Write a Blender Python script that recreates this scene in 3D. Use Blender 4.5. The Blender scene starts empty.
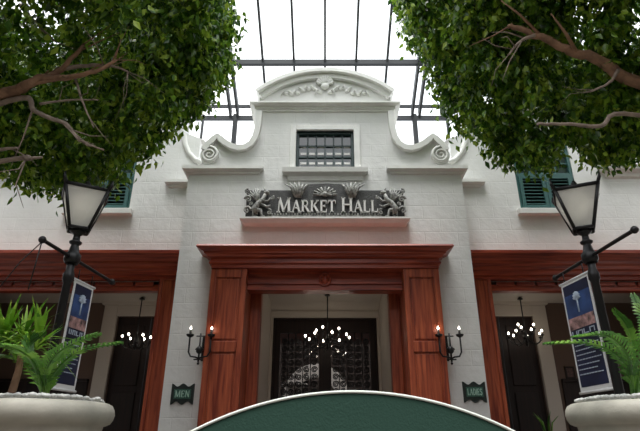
import bpy, bmesh, math, random
import numpy as np
from mathutils import Vector, Matrix

SC = bpy.context.scene
COL = SC.collection
R = math.radians
# ------------------------------------------------------------------ camera, sky, exposure
F = 520.0                      # focal length in pixels of the 640 px wide frame
PITCH = R(24.0)
EYE = 1.3
CX, CY = 325.0, 215.5
cam_d = bpy.data.cameras.new('camera')
cam = bpy.data.objects.new('camera', cam_d)
COL.objects.link(cam)
cam.location = (0, 0, EYE)
cam.rotation_euler = (R(90) + PITCH, 0, 0)
cam_d.sensor_width = 36.0
cam_d.lens = F / 640.0 * 36.0
cam_d.shift_x = -5.0 / 640.0
cam_d.clip_end = 300
SC.camera = cam

SC.view_settings.view_transform = 'Standard'
SC.view_settings.look = 'None'
SC.view_settings.gamma = 1.0
SC.view_settings.use_curve_mapping = False
SC.view_settings.exposure = 1.05

w = bpy.data.worlds.new('overcast_sky')
SC.world = w
w.use_nodes = True
nt = w.node_tree
nt.nodes.clear()
wo = nt.nodes.new('ShaderNodeOutputWorld')
bg = nt.nodes.new('ShaderNodeBackground')
tc = nt.nodes.new('ShaderNodeTexCoord')
nz = nt.nodes.new('ShaderNodeTexNoise')
nz.inputs['Scale'].default_value = 2.2
nz.inputs['Detail'].default_value = 4
cr = nt.nodes.new('ShaderNodeValToRGB')
cr.color_ramp.elements[0].position = 0.32
cr.color_ramp.elements[0].color = (0.66, 0.71, 0.78, 1)
cr.color_ramp.elements[1].position = 0.62
cr.color_ramp.elements[1].color = (1, 1, 1, 1)
nt.links.new(tc.outputs['Generated'], nz.inputs['Vector'])
nt.links.new(nz.outputs['Fac'], cr.inputs['Fac'])
nt.links.new(cr.outputs['Color'], bg.inputs['Color'])
bg.inputs['Strength'].default_value = 1.25
nt.links.new(bg.outputs['Background'], wo.inputs['Surface'])

sun_d = bpy.data.lights.new('sun', 'SUN')
sun_d.energy = 2.3
sun_d.angle = R(25)
sun_d.color = (1.0, 0.97, 0.93)
sun = bpy.data.objects.new('sun', sun_d)
COL.objects.link(sun)
sun.rotation_euler = (R(14), R(-5), 0)     # high, from behind the viewer

CP, SP = math.cos(PITCH), math.sin(PITCH)


def ray(px, py):
    u = (px - CX) / F
    v = (CY - py) / F
    return Vector((u, CP - v * SP, SP + v * CP))


def at(px, py, Y):
    d = ray(px, py)
    t = Y / d.y
    return Vector((d.x * t, Y, EYE + d.z * t))


def atz(px, py, z):
    d = ray(px, py)
    t = (z - EYE) / d.z
    return Vector((d.x * t, d.y * t, z))


def zat(py, Y):
    return at(CX, py, Y).z


def xo(off, py, Y):
    return at(CX + off, py, Y).x


# ------------------------------------------------------------------ materials
def nodes_of(name):
    m = bpy.data.materials.new(name)
    m.use_nodes = True
    t = m.node_tree
    b = t.nodes['Principled BSDF']
    return m, t, b


def simple(name, col, rough=0.5, metal=0.0, emit=None, es=0.0, spec=0.5, bump=0.0, bscale=40, var=0.0, vscale=8.0):
    m, t, b = nodes_of(name)
    b.inputs['Base Color'].default_value = (*col, 1)
    b.inputs['Roughness'].default_value = rough
    b.inputs['Metallic'].default_value = metal
    b.inputs['Specular IOR Level'].default_value = spec
    if emit:
        b.inputs['Emission Color'].default_value = (*emit, 1)
        b.inputs['Emission Strength'].default_value = es
    if bump or var:
        tcn = t.nodes.new('ShaderNodeTexCoord')
        n = t.nodes.new('ShaderNodeTexNoise')
        n.inputs['Scale'].default_value = bscale
        n.inputs['Detail'].default_value = 4
        t.links.new(tcn.outputs['Object'], n.inputs['Vector'])
        if bump:
            bp = t.nodes.new('ShaderNodeBump')
            bp.inputs['Strength'].default_value = bump
            bp.inputs['Distance'].default_value = 0.02
            t.links.new(n.outputs['Fac'], bp.inputs['Height'])
            t.links.new(bp.outputs['Normal'], b.inputs['Normal'])
        if var:
            n2 = t.nodes.new('ShaderNodeTexNoise')
            n2.inputs['Scale'].default_value = vscale
            n2.inputs['Detail'].default_value = 5
            t.links.new(tcn.outputs['Object'], n2.inputs['Vector'])
            rp = t.nodes.new('ShaderNodeValToRGB')
            rp.color_ramp.elements[0].position = 0.3
            rp.color_ramp.elements[1].position = 0.7
            rp.color_ramp.elements[0].color = (*[c * (1 - var) for c in col], 1)
            rp.color_ramp.elements[1].color = (*[min(1, c * (1 + var)) for c in col], 1)
            t.links.new(n2.outputs['Fac'], rp.inputs['Fac'])
            t.links.new(rp.outputs['Color'], b.inputs['Base Color'])
    return m


def plaster(name, col):
    m, t, b = nodes_of(name)
    b.inputs['Roughness'].default_value = 0.85
    tcn = t.nodes.new('ShaderNodeTexCoord')
    mp = t.nodes.new('ShaderNodeMapping')
    mp.inputs['Rotation'].default_value = (R(90), 0, 0)
    t.links.new(tcn.outputs['Object'], mp.inputs['Vector'])
    bk = t.nodes.new('ShaderNodeTexBrick')
    bk.inputs['Scale'].default_value = 1.0
    bk.inputs['Brick Width'].default_value = 0.55
    bk.inputs['Row Height'].default_value = 0.24
    bk.inputs['Mortar Size'].default_value = 0.012
    bk.inputs['Mortar Smooth'].default_value = 0.9
    t.links.new(mp.outputs['Vector'], bk.inputs['Vector'])
    n = t.nodes.new('ShaderNodeTexNoise')
    n.inputs['Scale'].default_value = 9
    n.inputs['Detail'].default_value = 6
    t.links.new(tcn.outputs['Object'], n.inputs['Vector'])
    mx = t.nodes.new('ShaderNodeMath')
    mx.operation = 'MULTIPLY_ADD'
    mx.inputs[1].default_value = -0.22
    t.links.new(bk.outputs['Fac'], mx.inputs[0])
    t.links.new(n.outputs['Fac'], mx.inputs[2])
    bp = t.nodes.new('ShaderNodeBump')
    bp.inputs['Strength'].default_value = 0.28
    bp.inputs['Distance'].default_value = 0.025
    t.links.new(mx.outputs[0], bp.inputs['Height'])
    t.links.new(bp.outputs['Normal'], b.inputs['Normal'])
    n2 = t.nodes.new('ShaderNodeTexNoise')
    n2.inputs['Scale'].default_value = 1.6
    n2.inputs['Detail'].default_value = 8
    t.links.new(tcn.outputs['Object'], n2.inputs['Vector'])
    rp = t.nodes.new('ShaderNodeValToRGB')
    rp.color_ramp.elements[0].position = 0.3
    rp.color_ramp.elements[1].position = 0.65
    rp.color_ramp.elements[0].color = (*[c * 0.9 for c in col], 1)
    rp.color_ramp.elements[1].color = (*col, 1)
    t.links.new(n2.outputs['Fac'], rp.inputs['Fac'])
    t.links.new(rp.outputs['Color'], b.inputs['Base Color'])
    return m


def timber(name, dark, light, axis='Z', rough=0.36):
    m, t, b = nodes_of(name)
    b.inputs['Roughness'].default_value = rough
    tcn = t.nodes.new('ShaderNodeTexCoord')
    mp = t.nodes.new('ShaderNodeMapping')
    s = {'Z': (14, 14, 0.9), 'X': (0.9, 14, 14)}[axis]
    mp.inputs['Scale'].default_value = s
    t.links.new(tcn.outputs['Object'], mp.inputs['Vector'])
    n = t.nodes.new('ShaderNodeTexNoise')
    n.inputs['Scale'].default_value = 1.6
    n.inputs['Detail'].default_value = 7
    n.inputs['Distortion'].default_value = 0.6
    t.links.new(mp.outputs['Vector'], n.inputs['Vector'])
    rp = t.nodes.new('ShaderNodeValToRGB')
    rp.color_ramp.elements[0].position = 0.33
    rp.color_ramp.elements[1].position = 0.68
    rp.color_ramp.elements[0].color = (*dark, 1)
    rp.color_ramp.elements[1].color = (*light, 1)
    t.links.new(n.outputs['Fac'], rp.inputs['Fac'])
    t.links.new(rp.outputs['Color'], b.inputs['Base Color'])
    bp = t.nodes.new('ShaderNodeBump')
    bp.inputs['Strength'].default_value = 0.08
    bp.inputs['Distance'].default_value = 0.01
    t.links.new(n.outputs['Fac'], bp.inputs['Height'])
    t.links.new(bp.outputs['Normal'], b.inputs['Normal'])
    return m


def leafmat(name, cols, gloss=0.35, trans=0.3):
    m = bpy.data.materials.new(name)
    m.use_nodes = True
    t = m.node_tree
    b = t.nodes['Principled BSDF']
    out = t.nodes['Material Output']
    tcn = t.nodes.new('ShaderNodeTexCoord')
    n = t.nodes.new('ShaderNodeTexWhiteNoise')
    n.noise_dimensions = '3D'
    sn = t.nodes.new('ShaderNodeVectorMath')
    sn.operation = 'SNAP'
    sn.inputs[1].default_value = (0.09, 0.09, 0.09)
    t.links.new(tcn.outputs['Object'], sn.inputs[0])
    t.links.new(sn.outputs[0], n.inputs['Vector'])
    rp = t.nodes.new('ShaderNodeValToRGB')
    while len(rp.color_ramp.elements) < len(cols):
        rp.color_ramp.elements.new(0.5)
    for i, c in enumerate(cols):
        rp.color_ramp.elements[i].position = i / (len(cols) - 1)
        rp.color_ramp.elements[i].color = (*c, 1)
    t.links.new(n.outputs['Value'], rp.inputs['Fac'])
    t.links.new(rp.outputs['Color'], b.inputs['Base Color'])
    b.inputs['Roughness'].default_value = gloss
    tr = t.nodes.new('ShaderNodeBsdfTranslucent')
    t.links.new(rp.outputs['Color'], tr.inputs['Color'])
    mix = t.nodes.new('ShaderNodeMixShader')
    mix.inputs['Fac'].default_value = trans
    t.links.new(b.outputs['BSDF'], mix.inputs[1])
    t.links.new(tr.outputs['BSDF'], mix.inputs[2])
    t.links.new(mix.outputs['Shader'], out.inputs['Surface'])
    return m


def glass(name, tint=(1, 1, 1), fac=0.12, rough=0.03):
    m = bpy.data.materials.new(name)
    m.use_nodes = True
    t = m.node_tree
    t.nodes.remove(t.nodes['Principled BSDF'])
    out = t.nodes['Material Output']
    a = t.nodes.new('ShaderNodeBsdfTransparent')
    a.inputs['Color'].default_value = (*tint, 1)
    g = t.nodes.new('ShaderNodeBsdfGlossy')
    g.inputs['Roughness'].default_value = rough
    mix = t.nodes.new('ShaderNodeMixShader')
    mix.inputs['Fac'].default_value = fac
    t.links.new(a.outputs[0], mix.inputs[1])
    t.links.new(g.outputs[0], mix.inputs[2])
    t.links.new(mix.outputs[0], out.inputs['Surface'])
    return m


M = dict(
    plaster=plaster('white_plaster', (0.74, 0.74, 0.72)),
    smooth=simple('white_moulding', (0.72, 0.72, 0.69), 0.7, bump=0.15, bscale=25, var=0.06, vscale=5),
    cream=simple('cream_plaster', (0.58, 0.52, 0.45), 0.8, bump=0.1, bscale=20),
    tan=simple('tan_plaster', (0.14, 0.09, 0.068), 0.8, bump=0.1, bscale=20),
    wood=timber('red_timber', (0.17, 0.024, 0.012), (0.46, 0.105, 0.042), 'Z'),
    woodx=timber('red_timber_rail', (0.16, 0.020, 0.011), (0.44, 0.080, 0.036), 'X'),
    darkwood=timber('dark_door_timber', (0.008, 0.004, 0.0035), (0.022, 0.009, 0.007), 'Z', 0.6),
    green=simple('green_paint', (0.035, 0.11, 0.105), 0.45, bump=0.1),
    deepgreen=simple('dark_green_paint', (0.012, 0.036, 0.034), 0.45, bump=0.1),
    pane=simple('window_glass', (0.03, 0.045, 0.05), 0.06, spec=0.9),
    doorglass=glass('door_glass', (0.75, 0.72, 0.70), 0.10),
    roofglass=glass('skylight_glass', (0.93, 0.96, 0.98), 0.05),
    roofbar=simple('skylight_bar', (0.012, 0.014, 0.016), 0.6),
    iron=simple('black_iron', (0.012, 0.012, 0.013), 0.38, 0.3),
    lampglass=leafmat('frosted_glass', [(0.55, 0.55, 0.53), (0.57, 0.57, 0.55)], 0.25, 0.4),
    bulb=simple('lit_bulb', (1, 0.95, 0.85), 0.3, emit=(1, 0.90, 0.76), es=9),
    lampbulb=simple('lit_lantern_bulb', (1, 0.95, 0.85), 0.3, emit=(1, 0.93, 0.82), es=6),
    candle=simple('candle_sleeve', (0.10, 0.09, 0.08), 0.5),
    stone=simple('planter_stone', (0.42, 0.40, 0.34), 0.6, bump=0.12, bscale=40, var=0.15, vscale=6),
    pebble=simple('white_pebble', (0.62, 0.62, 0.60), 0.6, var=0.2, vscale=30),
    bark=simple('bark', (0.27, 0.155, 0.095), 0.8, bump=0.6, bscale=25, var=0.35, vscale=9),
    twig=simple('pale_twig', (0.27, 0.21, 0.17), 0.8, bump=0.3, bscale=30, var=0.3, vscale=9),
    ficus=leafmat('ficus_leaf', [(0.022, 0.070, 0.009), (0.07, 0.18, 0.015), (0.18, 0.34, 0.028), (0.42, 0.56, 0.07)], 0.28, 0.33),
    palm=leafmat('palm_leaf', [(0.04, 0.13, 0.018), (0.10, 0.26, 0.03), (0.22, 0.40, 0.06)], 0.35, 0.25),
    strap=leafmat('strap_leaf', [(0.08, 0.24, 0.02), (0.24, 0.48, 0.04), (0.52, 0.68, 0.12)], 0.35, 0.3),
    canvas=simple('green_canvas', (0.013, 0.055, 0.037), 0.8, bump=0.15, bscale=90),
    piping=simple('pale_piping', (0.70, 0.74, 0.68), 0.6),
    floor=simple('stone_paving', (0.13, 0.115, 0.10), 0.7, bump=0.2, bscale=8, var=0.15, vscale=2),
    bronze=simple('weathered_carving', (0.26, 0.26, 0.24), 0.5, bump=0.5, bscale=40, var=0.7, vscale=22),
    signback=simple('sign_board', (0.04, 0.04, 0.038), 0.6, bump=0.4, bscale=35, var=0.4, vscale=14),
    letter=simple('white_lettering', (0.72, 0.71, 0.68), 0.45),
    plaque=simple('dark_plaque', (0.006, 0.014, 0.011), 0.6),
    plaquegreen=simple('plaque_panel', (0.035, 0.11, 0.08), 0.5, bump=0.2),
    mint=simple('mint_lettering', (0.42, 0.62, 0.52), 0.5),
    white=simple('white_edge', (0.80, 0.80, 0.80), 0.5),
    navy=simple('navy_print', (0.010, 0.018, 0.055), 0.45, var=0.5, vscale=3),
    blue=simple('blue_print', (0.03, 0.07, 0.20), 0.45, var=0.5, vscale=6),
    skin=simple('crowd_print', (0.34, 0.20, 0.19), 0.5, var=0.95, vscale=16),
    greyblue=simple('pale_print', (0.45, 0.52, 0.62), 0.5),
    picture=simple('picture_print', (0.10, 0.05, 0.04), 0.5, var=0.5, vscale=25),
    court=simple('court_plaster', (0.16, 0.13, 0.11), 0.85, bump=0.15, bscale=12),
    hallwhite=simple('hall_white', (0.78, 0.78, 0.76), 0.7),
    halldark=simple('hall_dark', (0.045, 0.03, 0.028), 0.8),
)


# ------------------------------------------------------------------ mesh helpers
class MB:
    def __init__(s):
        s.v, s.f, s.sm = [], [], []

    def add(s, vs, fs, smooth=False):
        o = len(s.v)
        s.v += [tuple(p) for p in vs]
        s.f += [tuple(i + o for i in f) for f in fs]
        s.sm += [smooth] * len(fs)
        return s

    def box(s, x0, x1, y0, y1, z0, z1, mat=None):
        vs = [Vector((x, y, z)) for x in (x0, x1) for y in (y0, y1) for z in (z0, z1)]
        if mat is not None:
            vs = [mat @ p for p in vs]
        s.add(vs, [(0, 1, 3, 2), (4, 6, 7, 5), (0, 4, 5, 1), (2, 3, 7, 6), (0, 2, 6, 4), (1, 5, 7, 3)])
        return s

    def prism(s, pts, y0, y1, mat=None):
        """outline in x,z extruded along y"""
        n = len(pts)
        vs = [Vector((p[0], y0, p[1])) for p in pts] + [Vector((p[0], y1, p[1])) for p in pts]
        if mat is not None:
            vs = [mat @ p for p in vs]
        fs = [tuple(range(n)), tuple(range(2 * n - 1, n - 1, -1))]
        fs += [(i, i + n, (i + 1) % n + n, (i + 1) % n) for i in range(n)]
        s.add(vs, fs)
        return s

    def tube(s, pts, rad, n=8, smooth=True, cap=True):
        pts = [Vector(p) for p in pts]
        if not isinstance(rad, (list, tuple)):
            rad = [rad] * len(pts)
        up = Vector((0.123, 0.31, 0.94)).normalized()
        rings = []
        prev = None
        for i, p in enumerate(pts):
            a = pts[max(i - 1, 0)]
            b = pts[min(i + 1, len(pts) - 1)]
            d = (b - a)
            if d.length < 1e-9:
                d = Vector((0, 0, 1))
            d.normalize()
            if prev is None:
                u = d.cross(up if abs(d.dot(up)) < 0.95 else Vector((1, 0, 0))).normalized()
            else:
                u = (prev - d * prev.dot(d))
                if u.length < 1e-6:
                    u = d.orthogonal()
                u.normalize()
            prev = u
            v = d.cross(u)
            rings.append([p + (u * math.cos(2 * math.pi * k / n) + v * math.sin(2 * math.pi * k / n)) * rad[i] for k in range(n)])
        vs = [p for r in rings for p in r]
        fs = []
        for i in range(len(pts) - 1):
            for k in range(n):
                fs.append((i * n + k, i * n + (k + 1) % n, (i + 1) * n + (k + 1) % n, (i + 1) * n + k))
        s.add(vs, fs, smooth)
        if cap:
            o = len(s.v) - len(vs)
            s.f.append(tuple(o + k for k in range(n - 1, -1, -1)))
            s.f.append(tuple(o + (len(pts) - 1) * n + k for k in range(n)))
            s.sm += [False, False]
        return s

    def lathe(s, prof, c=(0, 0, 0), n=24, smooth=True):
        """prof: (radius, z)"""
        vs, fs = [], []
        for r, z in prof:
            for k in range(n):
                a = 2 * math.pi * k / n
                vs.append((c[0] + r * math.cos(a), c[1] + r * math.sin(a), c[2] + z))
        m = len(prof)
        for i in range(m - 1):
            for k in range(n):
                fs.append((i * n + k, i * n + (k + 1) % n, (i + 1) * n + (k + 1) % n, (i + 1) * n + k))
        s.add(vs, fs, smooth)
        o = len(s.v) - len(vs)
        s.f.append(tuple(o + k for k in range(n - 1, -1, -1)))
        s.f.append(tuple(o + (m - 1) * n + k for k in range(n)))
        s.sm += [False, False]
        return s

    def ball(s, c, r, sq=(1, 1, 1), seg=10, rings=7):
        prof = []
        vs, fs = [], []
        for i in range(rings + 1):
            t = math.pi * i / rings
            for k in range(seg):
                a = 2 * math.pi * k / seg
                vs.append((c[0] + r * sq[0] * math.sin(t) * math.cos(a), c[1] + r * sq[1] * math.sin(t) * math.sin(a), c[2] - r * sq[2] * math.cos(t)))
        for i in range(rings):
            for k in range(seg):
                fs.append((i * seg + k, i * seg + (k + 1) % seg, (i + 1) * seg + (k + 1) % seg, (i + 1) * seg + k))
        s.add(vs, fs, True)
        return s

    def mould(s, x0, x1, yb, yf, prof, endl=True, endr=True):
        """mitred moulding: prof rows of (projection, z), from bottom to top"""
        vs, fs = [], []
        for p, z in prof:
            a = x0 - (p if endl else 0)
            b = x1 + (p if endr else 0)
            vs += [(a, yb, z), (a, yf - p, z), (b, yf - p, z), (b, yb, z)]
        for i in range(len(prof) - 1):
            o = i * 4
            for k in range(4):
                fs.append((o + k, o + (k + 1) % 4, o + 4 + (k + 1) % 4, o + 4 + k))
        fs.append((3, 2, 1, 0))
        o = (len(prof) - 1) * 4
        fs.append((o, o + 1, o + 2, o + 3))
        s.add(vs, fs)
        return s

    def build(s, name, mat, parent=None, bevel=0.0, loc=None, fix=True):
        me = bpy.data.meshes.new(name)
        off = Vector((0, 0, 0))
        if parent is not None:
            off = world_of(parent)
        elif loc is not None:
            off = Vector(loc)
        me.from_pydata([tuple(Vector(p) - off) for p in s.v], [], s.f)
        me.polygons.foreach_set('use_smooth', s.sm)
        if fix:
            bm = bmesh.new()
            bm.from_mesh(me)
            bmesh.ops.recalc_face_normals(bm, faces=bm.faces)
            bm.to_mesh(me)
            bm.free()
        me.materials.append(M[mat])
        me.update()
        o = bpy.data.objects.new(name, me)
        COL.objects.link(o)
        if parent is not None:
            o.parent = parent
        elif loc is not None:
            o.location = loc
        if bevel:
            b = o.modifiers.new('bevel', 'BEVEL')
            b.width = bevel
            b.segments = 2
            b.limit_method = 'ANGLE'
        return o


def world_of(o):
    p = Vector((0, 0, 0))
    while o is not None:
        p += o.location
        o = o.parent
    return p


def tag(o, label=None, cat=None, group=None, kind=None):
    if label:
        o['label'] = label
    if cat:
        o['category'] = cat
    if group:
        o['group'] = group
    if kind:
        o['kind'] = kind
    return o


def thing(name, loc, label, cat, group=None):
    o = bpy.data.objects.new(name, None)
    o.empty_display_size = 0.1
    COL.objects.link(o)
    o.location = loc
    return tag(o, label, cat, group)


def struct_empty(name, loc):
    o = bpy.data.objects.new(name, None)
    COL.objects.link(o)
    o.location = loc
    o['kind'] = 'structure'
    return o


def struct(o):
    o['kind'] = 'structure'
    return o


def cells(mb, xs, zs, holes, y0, y1):
    """rectangular wall between sorted xs and zs, leaving out the holes"""
    for i in range(len(xs) - 1):
        for j in range(len(zs) - 1):
            xm, zm = (xs[i] + xs[i + 1]) / 2, (zs[j] + zs[j + 1]) / 2
            if any(h[0] < xm < h[1] and h[2] < zm < h[3] for h in holes):
                continue
            mb.box(xs[i], xs[i + 1], y0, y1, zs[j], zs[j + 1])


def arc(cx, cz, r, a0, a1, n):
    return [(cx + r * math.cos(R(a0 + (a1 - a0) * i / n)), cz + r * math.sin(R(a0 + (a1 - a0) * i / n))) for i in range(n + 1)]


# ================================================================== SETTING
YF = 8.0        # front of the gabled centre block
YW = 8.5        # front of the two wings
XB = xo(137, 180, YF)            # half width of the centre block
# ---- floor
struct(MB().box(-9, 9, -5, 15.5, -0.1, 0.0).build('floor', 'floor'))

# ---- the rest of the court: unseen plain walls behind and beside the viewer, added to block low light
struct(MB().box(-9.3, 9.3, -5.3, -5, 0, 9.0).build('wall_back', 'court'))
for s_, nm_ in ((-1, 'wall_side_left'), (1, 'wall_side_right')):
    struct(MB().box(min(s_ * 9, s_ * 9.3), max(s_ * 9, s_ * 9.3), -5, YW, 0, 7.5).build(nm_, 'court'))

# ---- centre block
PY = 7.78                                     # front of the portal pilasters
px_out = xo(113.5, 268, PY)                   # outer edge of the pilasters
px_in = xo(78, 268, PY)                       # inner edge
z_ent = zat(268, 7.75)                         # underside of the entablature
z_top = zat(243.5, 7.53)                         # top of the portal cornice
ww = xo(29, 150, YF)                          # half width of the gable window
zw0, zw1 = zat(169, YF), zat(131, YF)
z_ledge = zat(165, YF - .10) - .02


def P(px, py, Y=YF):
    q = at(px, py, Y)
    return (q.x, q.z)


scr = [(202, 163), (201, 157.5), (203, 151), (207.5, 145), (213, 140), (218, 136.5), (222, 139.5), (227, 143.5), (233, 146.8), (239, 148.3),
       (245, 147.6), (250, 144.5), (254, 138.5), (256, 131)]
neck = [(256, 131), (257.3, 122), (258, 113), (259.5, 99.4)]
left_scr = [P(*p) for p in scr]
left_neck = [P(*p) for p in neck]
mb = MB()
# piers beside the portal and the band over it
zb = z_ent + 0.05
for s in (-1, 1):
    mb.box(min(s * (px_in + .1), s * XB), max(s * (px_in + .1), s * XB), YF, YF + 0.6, 0, zb)
mb.box(-XB, XB, YF, YF + 0.6, zb, zw0)
lp = [(-ww, zw0), (-XB, zw0), (-XB, z_ledge)] + left_scr + [(-ww, zw1)]
mb.prism(lp, YF, YF + 0.6)
mb.prism([(-x, z) for x, z in reversed(lp)], YF, YF + 0.6)
# arch on top
ax, az = P(390.5, 99.4)
_, atop = P(325, 70.5, YF - .16)
rise = atop - az - .075
RA = (ax * ax + rise * rise) / (2 * rise)
half = math.degrees(math.asin(ax / RA))
czA = atop - RA
archpts = arc(0, czA, RA, 90 + half, 90 - half, 28)
top = left_neck[:-1] + archpts + [(-x, z) for x, z in reversed(left_neck[:-1])]
mb.prism(top, YF, YF + 0.6)
struct(mb.build('wall_front', 'plaster'))

# coping along the scrolls and round the arch
mb = MB()
for s in (1, -1):
    curve = [Vector((s * x, z)) for x, z in left_scr[2:] + left_neck[1:3]]
    outer, inner = [], []
    for i, p in enumerate(curve):
        d = (curve[min(i + 1, len(curve) - 1)] - curve[max(i - 1, 0)]).normalized()
        nrm = Vector((-d.y, d.x)) * s * -1
        outer.append(p - nrm * .02)
        inner.append(p + nrm * .085)
    for i in range(len(curve) - 1):
        for ya, yb, dq in ((YF - 0.09, YF + .66, 0),):
            q = [outer[i], outer[i + 1], inner[i + 1], inner[i]]
            mb.add([(p.x, ya, p.y) for p in q] + [(p.x, yb, p.y) for p in q], [(0, 1, 2, 3), (4, 7, 6, 5), (0, 4, 5, 1), (3, 2, 6, 7)] + ([(0, 3, 7, 4)] if i == 0 else []) + ([(1, 5, 6, 2)] if i == len(curve) - 2 else []))
struct(mb.build('trim_1', 'smooth'))
mb = MB()
for r0, r1, dy in ((RA, RA + 0.075, 0.16), (RA - 0.10, RA, 0.08)):
    o_ = arc(0, czA, r1, 90 + half * 1.01, 90 - half * 1.01, 32)
    i_ = arc(0, czA, r0, 90 + half * 1.01, 90 - half * 1.01, 32)
    for i in range(32):
        mb.prism([o_[i], o_[i + 1], i_[i + 1], i_[i]], YF - dy, YF + 0.64)
struct(mb.build('trim_2', 'smooth'))
# straight moulding under the arch
z0, z1 = zat(113, YF), zat(101, YF - .15)
h = z1 - z0
hx = abs(left_neck[2][0])
struct(MB().mould(-hx, hx, YF + 0.64, YF, [(0.0, z0), (0.03, z0 + 0.02), (0.03, z0 + h * 0.25), (0.06, z0 + h * 0.4), (0.06, z0 + h * .62), (0.13, z0 + h * 0.8), (0.15, z0 + h * .82), (0.15, z1)]).build('trim_3', 'smooth'))
# relief of leaves and shell in the arch
mb = MB()
rng = random.Random(4)
ez = zat(92, YF)
for s in (-1, 1):
    for k in range(7):
        t0 = 0.10 + k * 0.105
        cx_, cz_ = s * t0, ez + 0.10 * math.sin(k * 0.9) * (1 - k / 9) - 0.02
        mb.ball((cx_, YF - 0.015, cz_), 0.05, (1.1, 0.8, 0.7), 8, 5)
        mb.tube([(cx_, YF - 0.02, cz_), (cx_ + s * .05, YF - 0.05, cz_ + .05), (cx_ + s * .09, YF - 0.02, cz_ + (.08 if k % 2 else -.07))], [.03, .022, .008], 6)
for k in range(9):
    a = R(20 + 140 * k / 8)
    mb.tube([(0, YF - 0.03, ez + 0.12), (0.17 * math.cos(a), YF - 0.06, ez + 0.12 + 0.2 * math.sin(a))], [.015, .035], 6)
mb.ball((0, YF - 0.04, ez + 0.1), 0.07, (1.2, .7, 1))
struct(mb.build('trim_4', 'smooth'))

# spiral scrolls beside the gable
for s, nm in ((-1, 'trim_5'), (1, 'trim_6')):
    c = at(210, 156.5, YF)
    mb = MB()
    pts, rr = [], []
    for i in range(44):
        a = R(90 - i * 18)
        r = 0.155 * (1 - i / 50)
        x = c.x + r * math.cos(a)
        pts.append((x if s < 0 else -x, YF - 0.07, c.z + r * math.sin(a)))
        rr.append(0.030 * (1 - i / 70))
    mb.tube(pts, rr, 8)
    disc = [(c.x + 0.165 * math.cos(R(k * 15)), c.z + 0.165 * math.sin(R(k * 15))) for k in range(24)]
    if s > 0:
        disc = [(-x, z) for x, z in disc]
    mb.prism(disc, YF - 0.05, YF + 0.3)
    struct(mb.build(nm, 'smooth'))

# ledges capping the corner pilasters
zl0 = zat(175, YF)
hh = z_ledge - zl0
ledge_prof = [(0.0, zl0), (0.03, zl0 + hh * .1), (0.035, zl0 + hh * .35), (0.075, zl0 + hh * .6), (0.10, zl0 + hh * .65), (0.10, z_ledge + 0.02), (0.0, z_ledge + 0.05)]
for s, nm in ((-1, 'trim_7'), (1, 'trim_8')):
    a, b = sorted((s * xo(67, 170, YF), s * XB))
    mb = MB()
    mb.mould(a, b, YF + 0.5, YF, ledge_prof)
    a, b = sorted((s * XB, s * xo(153, 178, YW)))        # short return on the wing wall
    mb.mould(a, b, YW + 0.2, YW, ledge_prof, endl=s < 0, endr=s > 0)
    struct(mb.build(nm, 'smooth'))

# ---- wings
WX = 7.6
zc0, zc1 = zat(276, 8.2), zat(249, 8.1)       # wing entablature
z_lin = zat(289, 8.35)                        # underside of the wing lintel
win_a, win_b = xo(186, 150, YW), xo(243, 150, YW)
win_z0, win_z1 = zat(210, YW), zat(140, YW)
wtop = zat(160, YW)
door_out = 6.0
for s, nm in ((-1, 'wall_left'), (1, 'wall_right')):
    mb = MB()
    xs = sorted([XB, win_a, win_b, door_out, WX])
    zs = sorted([0, z_lin + .12, win_z0, win_z1, wtop] if win_z1 < wtop else [0, z_lin + .12, win_z0, wtop, win_z1])
    holes = [(XB, door_out, 0, z_lin + .12), (win_a, win_b, win_z0, win_z1)]
    sub = MB()
    cells(sub, xs, zs, holes, YW, YW + 0.35)
    # curved parapet rising away from the scroll
    zt = zs[-1]
    edge = [P(202, 163, YW), P(195, 160, YW), P(188.5, 153, YW), P(185, 144, YW), P(183.5, 132, YW), P(185, 121, YW), P(187, 112, YW)]
    edge = [(-x, z) for x, z in edge]
    poly = [(e[0], e[1]) for e in edge if e[1] > zt - 0.6]
    pz = edge[-1][1]
    pp = [(XB - 0.25, zt - 0.5)] + edge + [(WX, pz), (WX, zt - 0.5)]
    # keep the parapet clear of the window: raise its foot
    foot = zt
    pp = [(max(edge[0][0], XB - .3), foot - 0.0)] + [e for e in edge if e[1] > foot] + [(WX, pz), (WX, foot)]
    sub.prism(pp, YW, YW + 0.35)
    # rounded lip on the curved end
    vs = [(x * s if False else x, y, z) for x, y, z in sub.v]
    sub.v = [(s * x, y, z) for x, y, z in sub.v]
    struct(sub.build(nm, 'plaster'))
    lip = MB()
    lip.tube([(s * x, YW - 0.0, z) for x, z in edge], 0.055, 8)
    lip.box(min(s * edge[-1][0], s * WX), max(s * edge[-1][0], s * WX), YW - 0.12, YW + 0.4, pz, pz + 0.12)
    struct(lip.build('trim_9' if s < 0 else 'trim_10', 'smooth'))
    # ledge of the outer pilaster
    a, b = sorted((s * xo(281, 172, YW), s * WX))
    l0 = zat(179, YW)
    l1 = zat(168, YW)
    hl = l1 - l0
    struct(MB().mould(a, b, YW + 0.2, YW, [(0, l0), (.04, l0 + hl * .15), (.05, l0 + hl * .4), (.14, l0 + hl * .65), (.16, l1), (0, l1 + .03)]).build('trim_11' if s < 0 else 'trim_12', 'smooth'))

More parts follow.
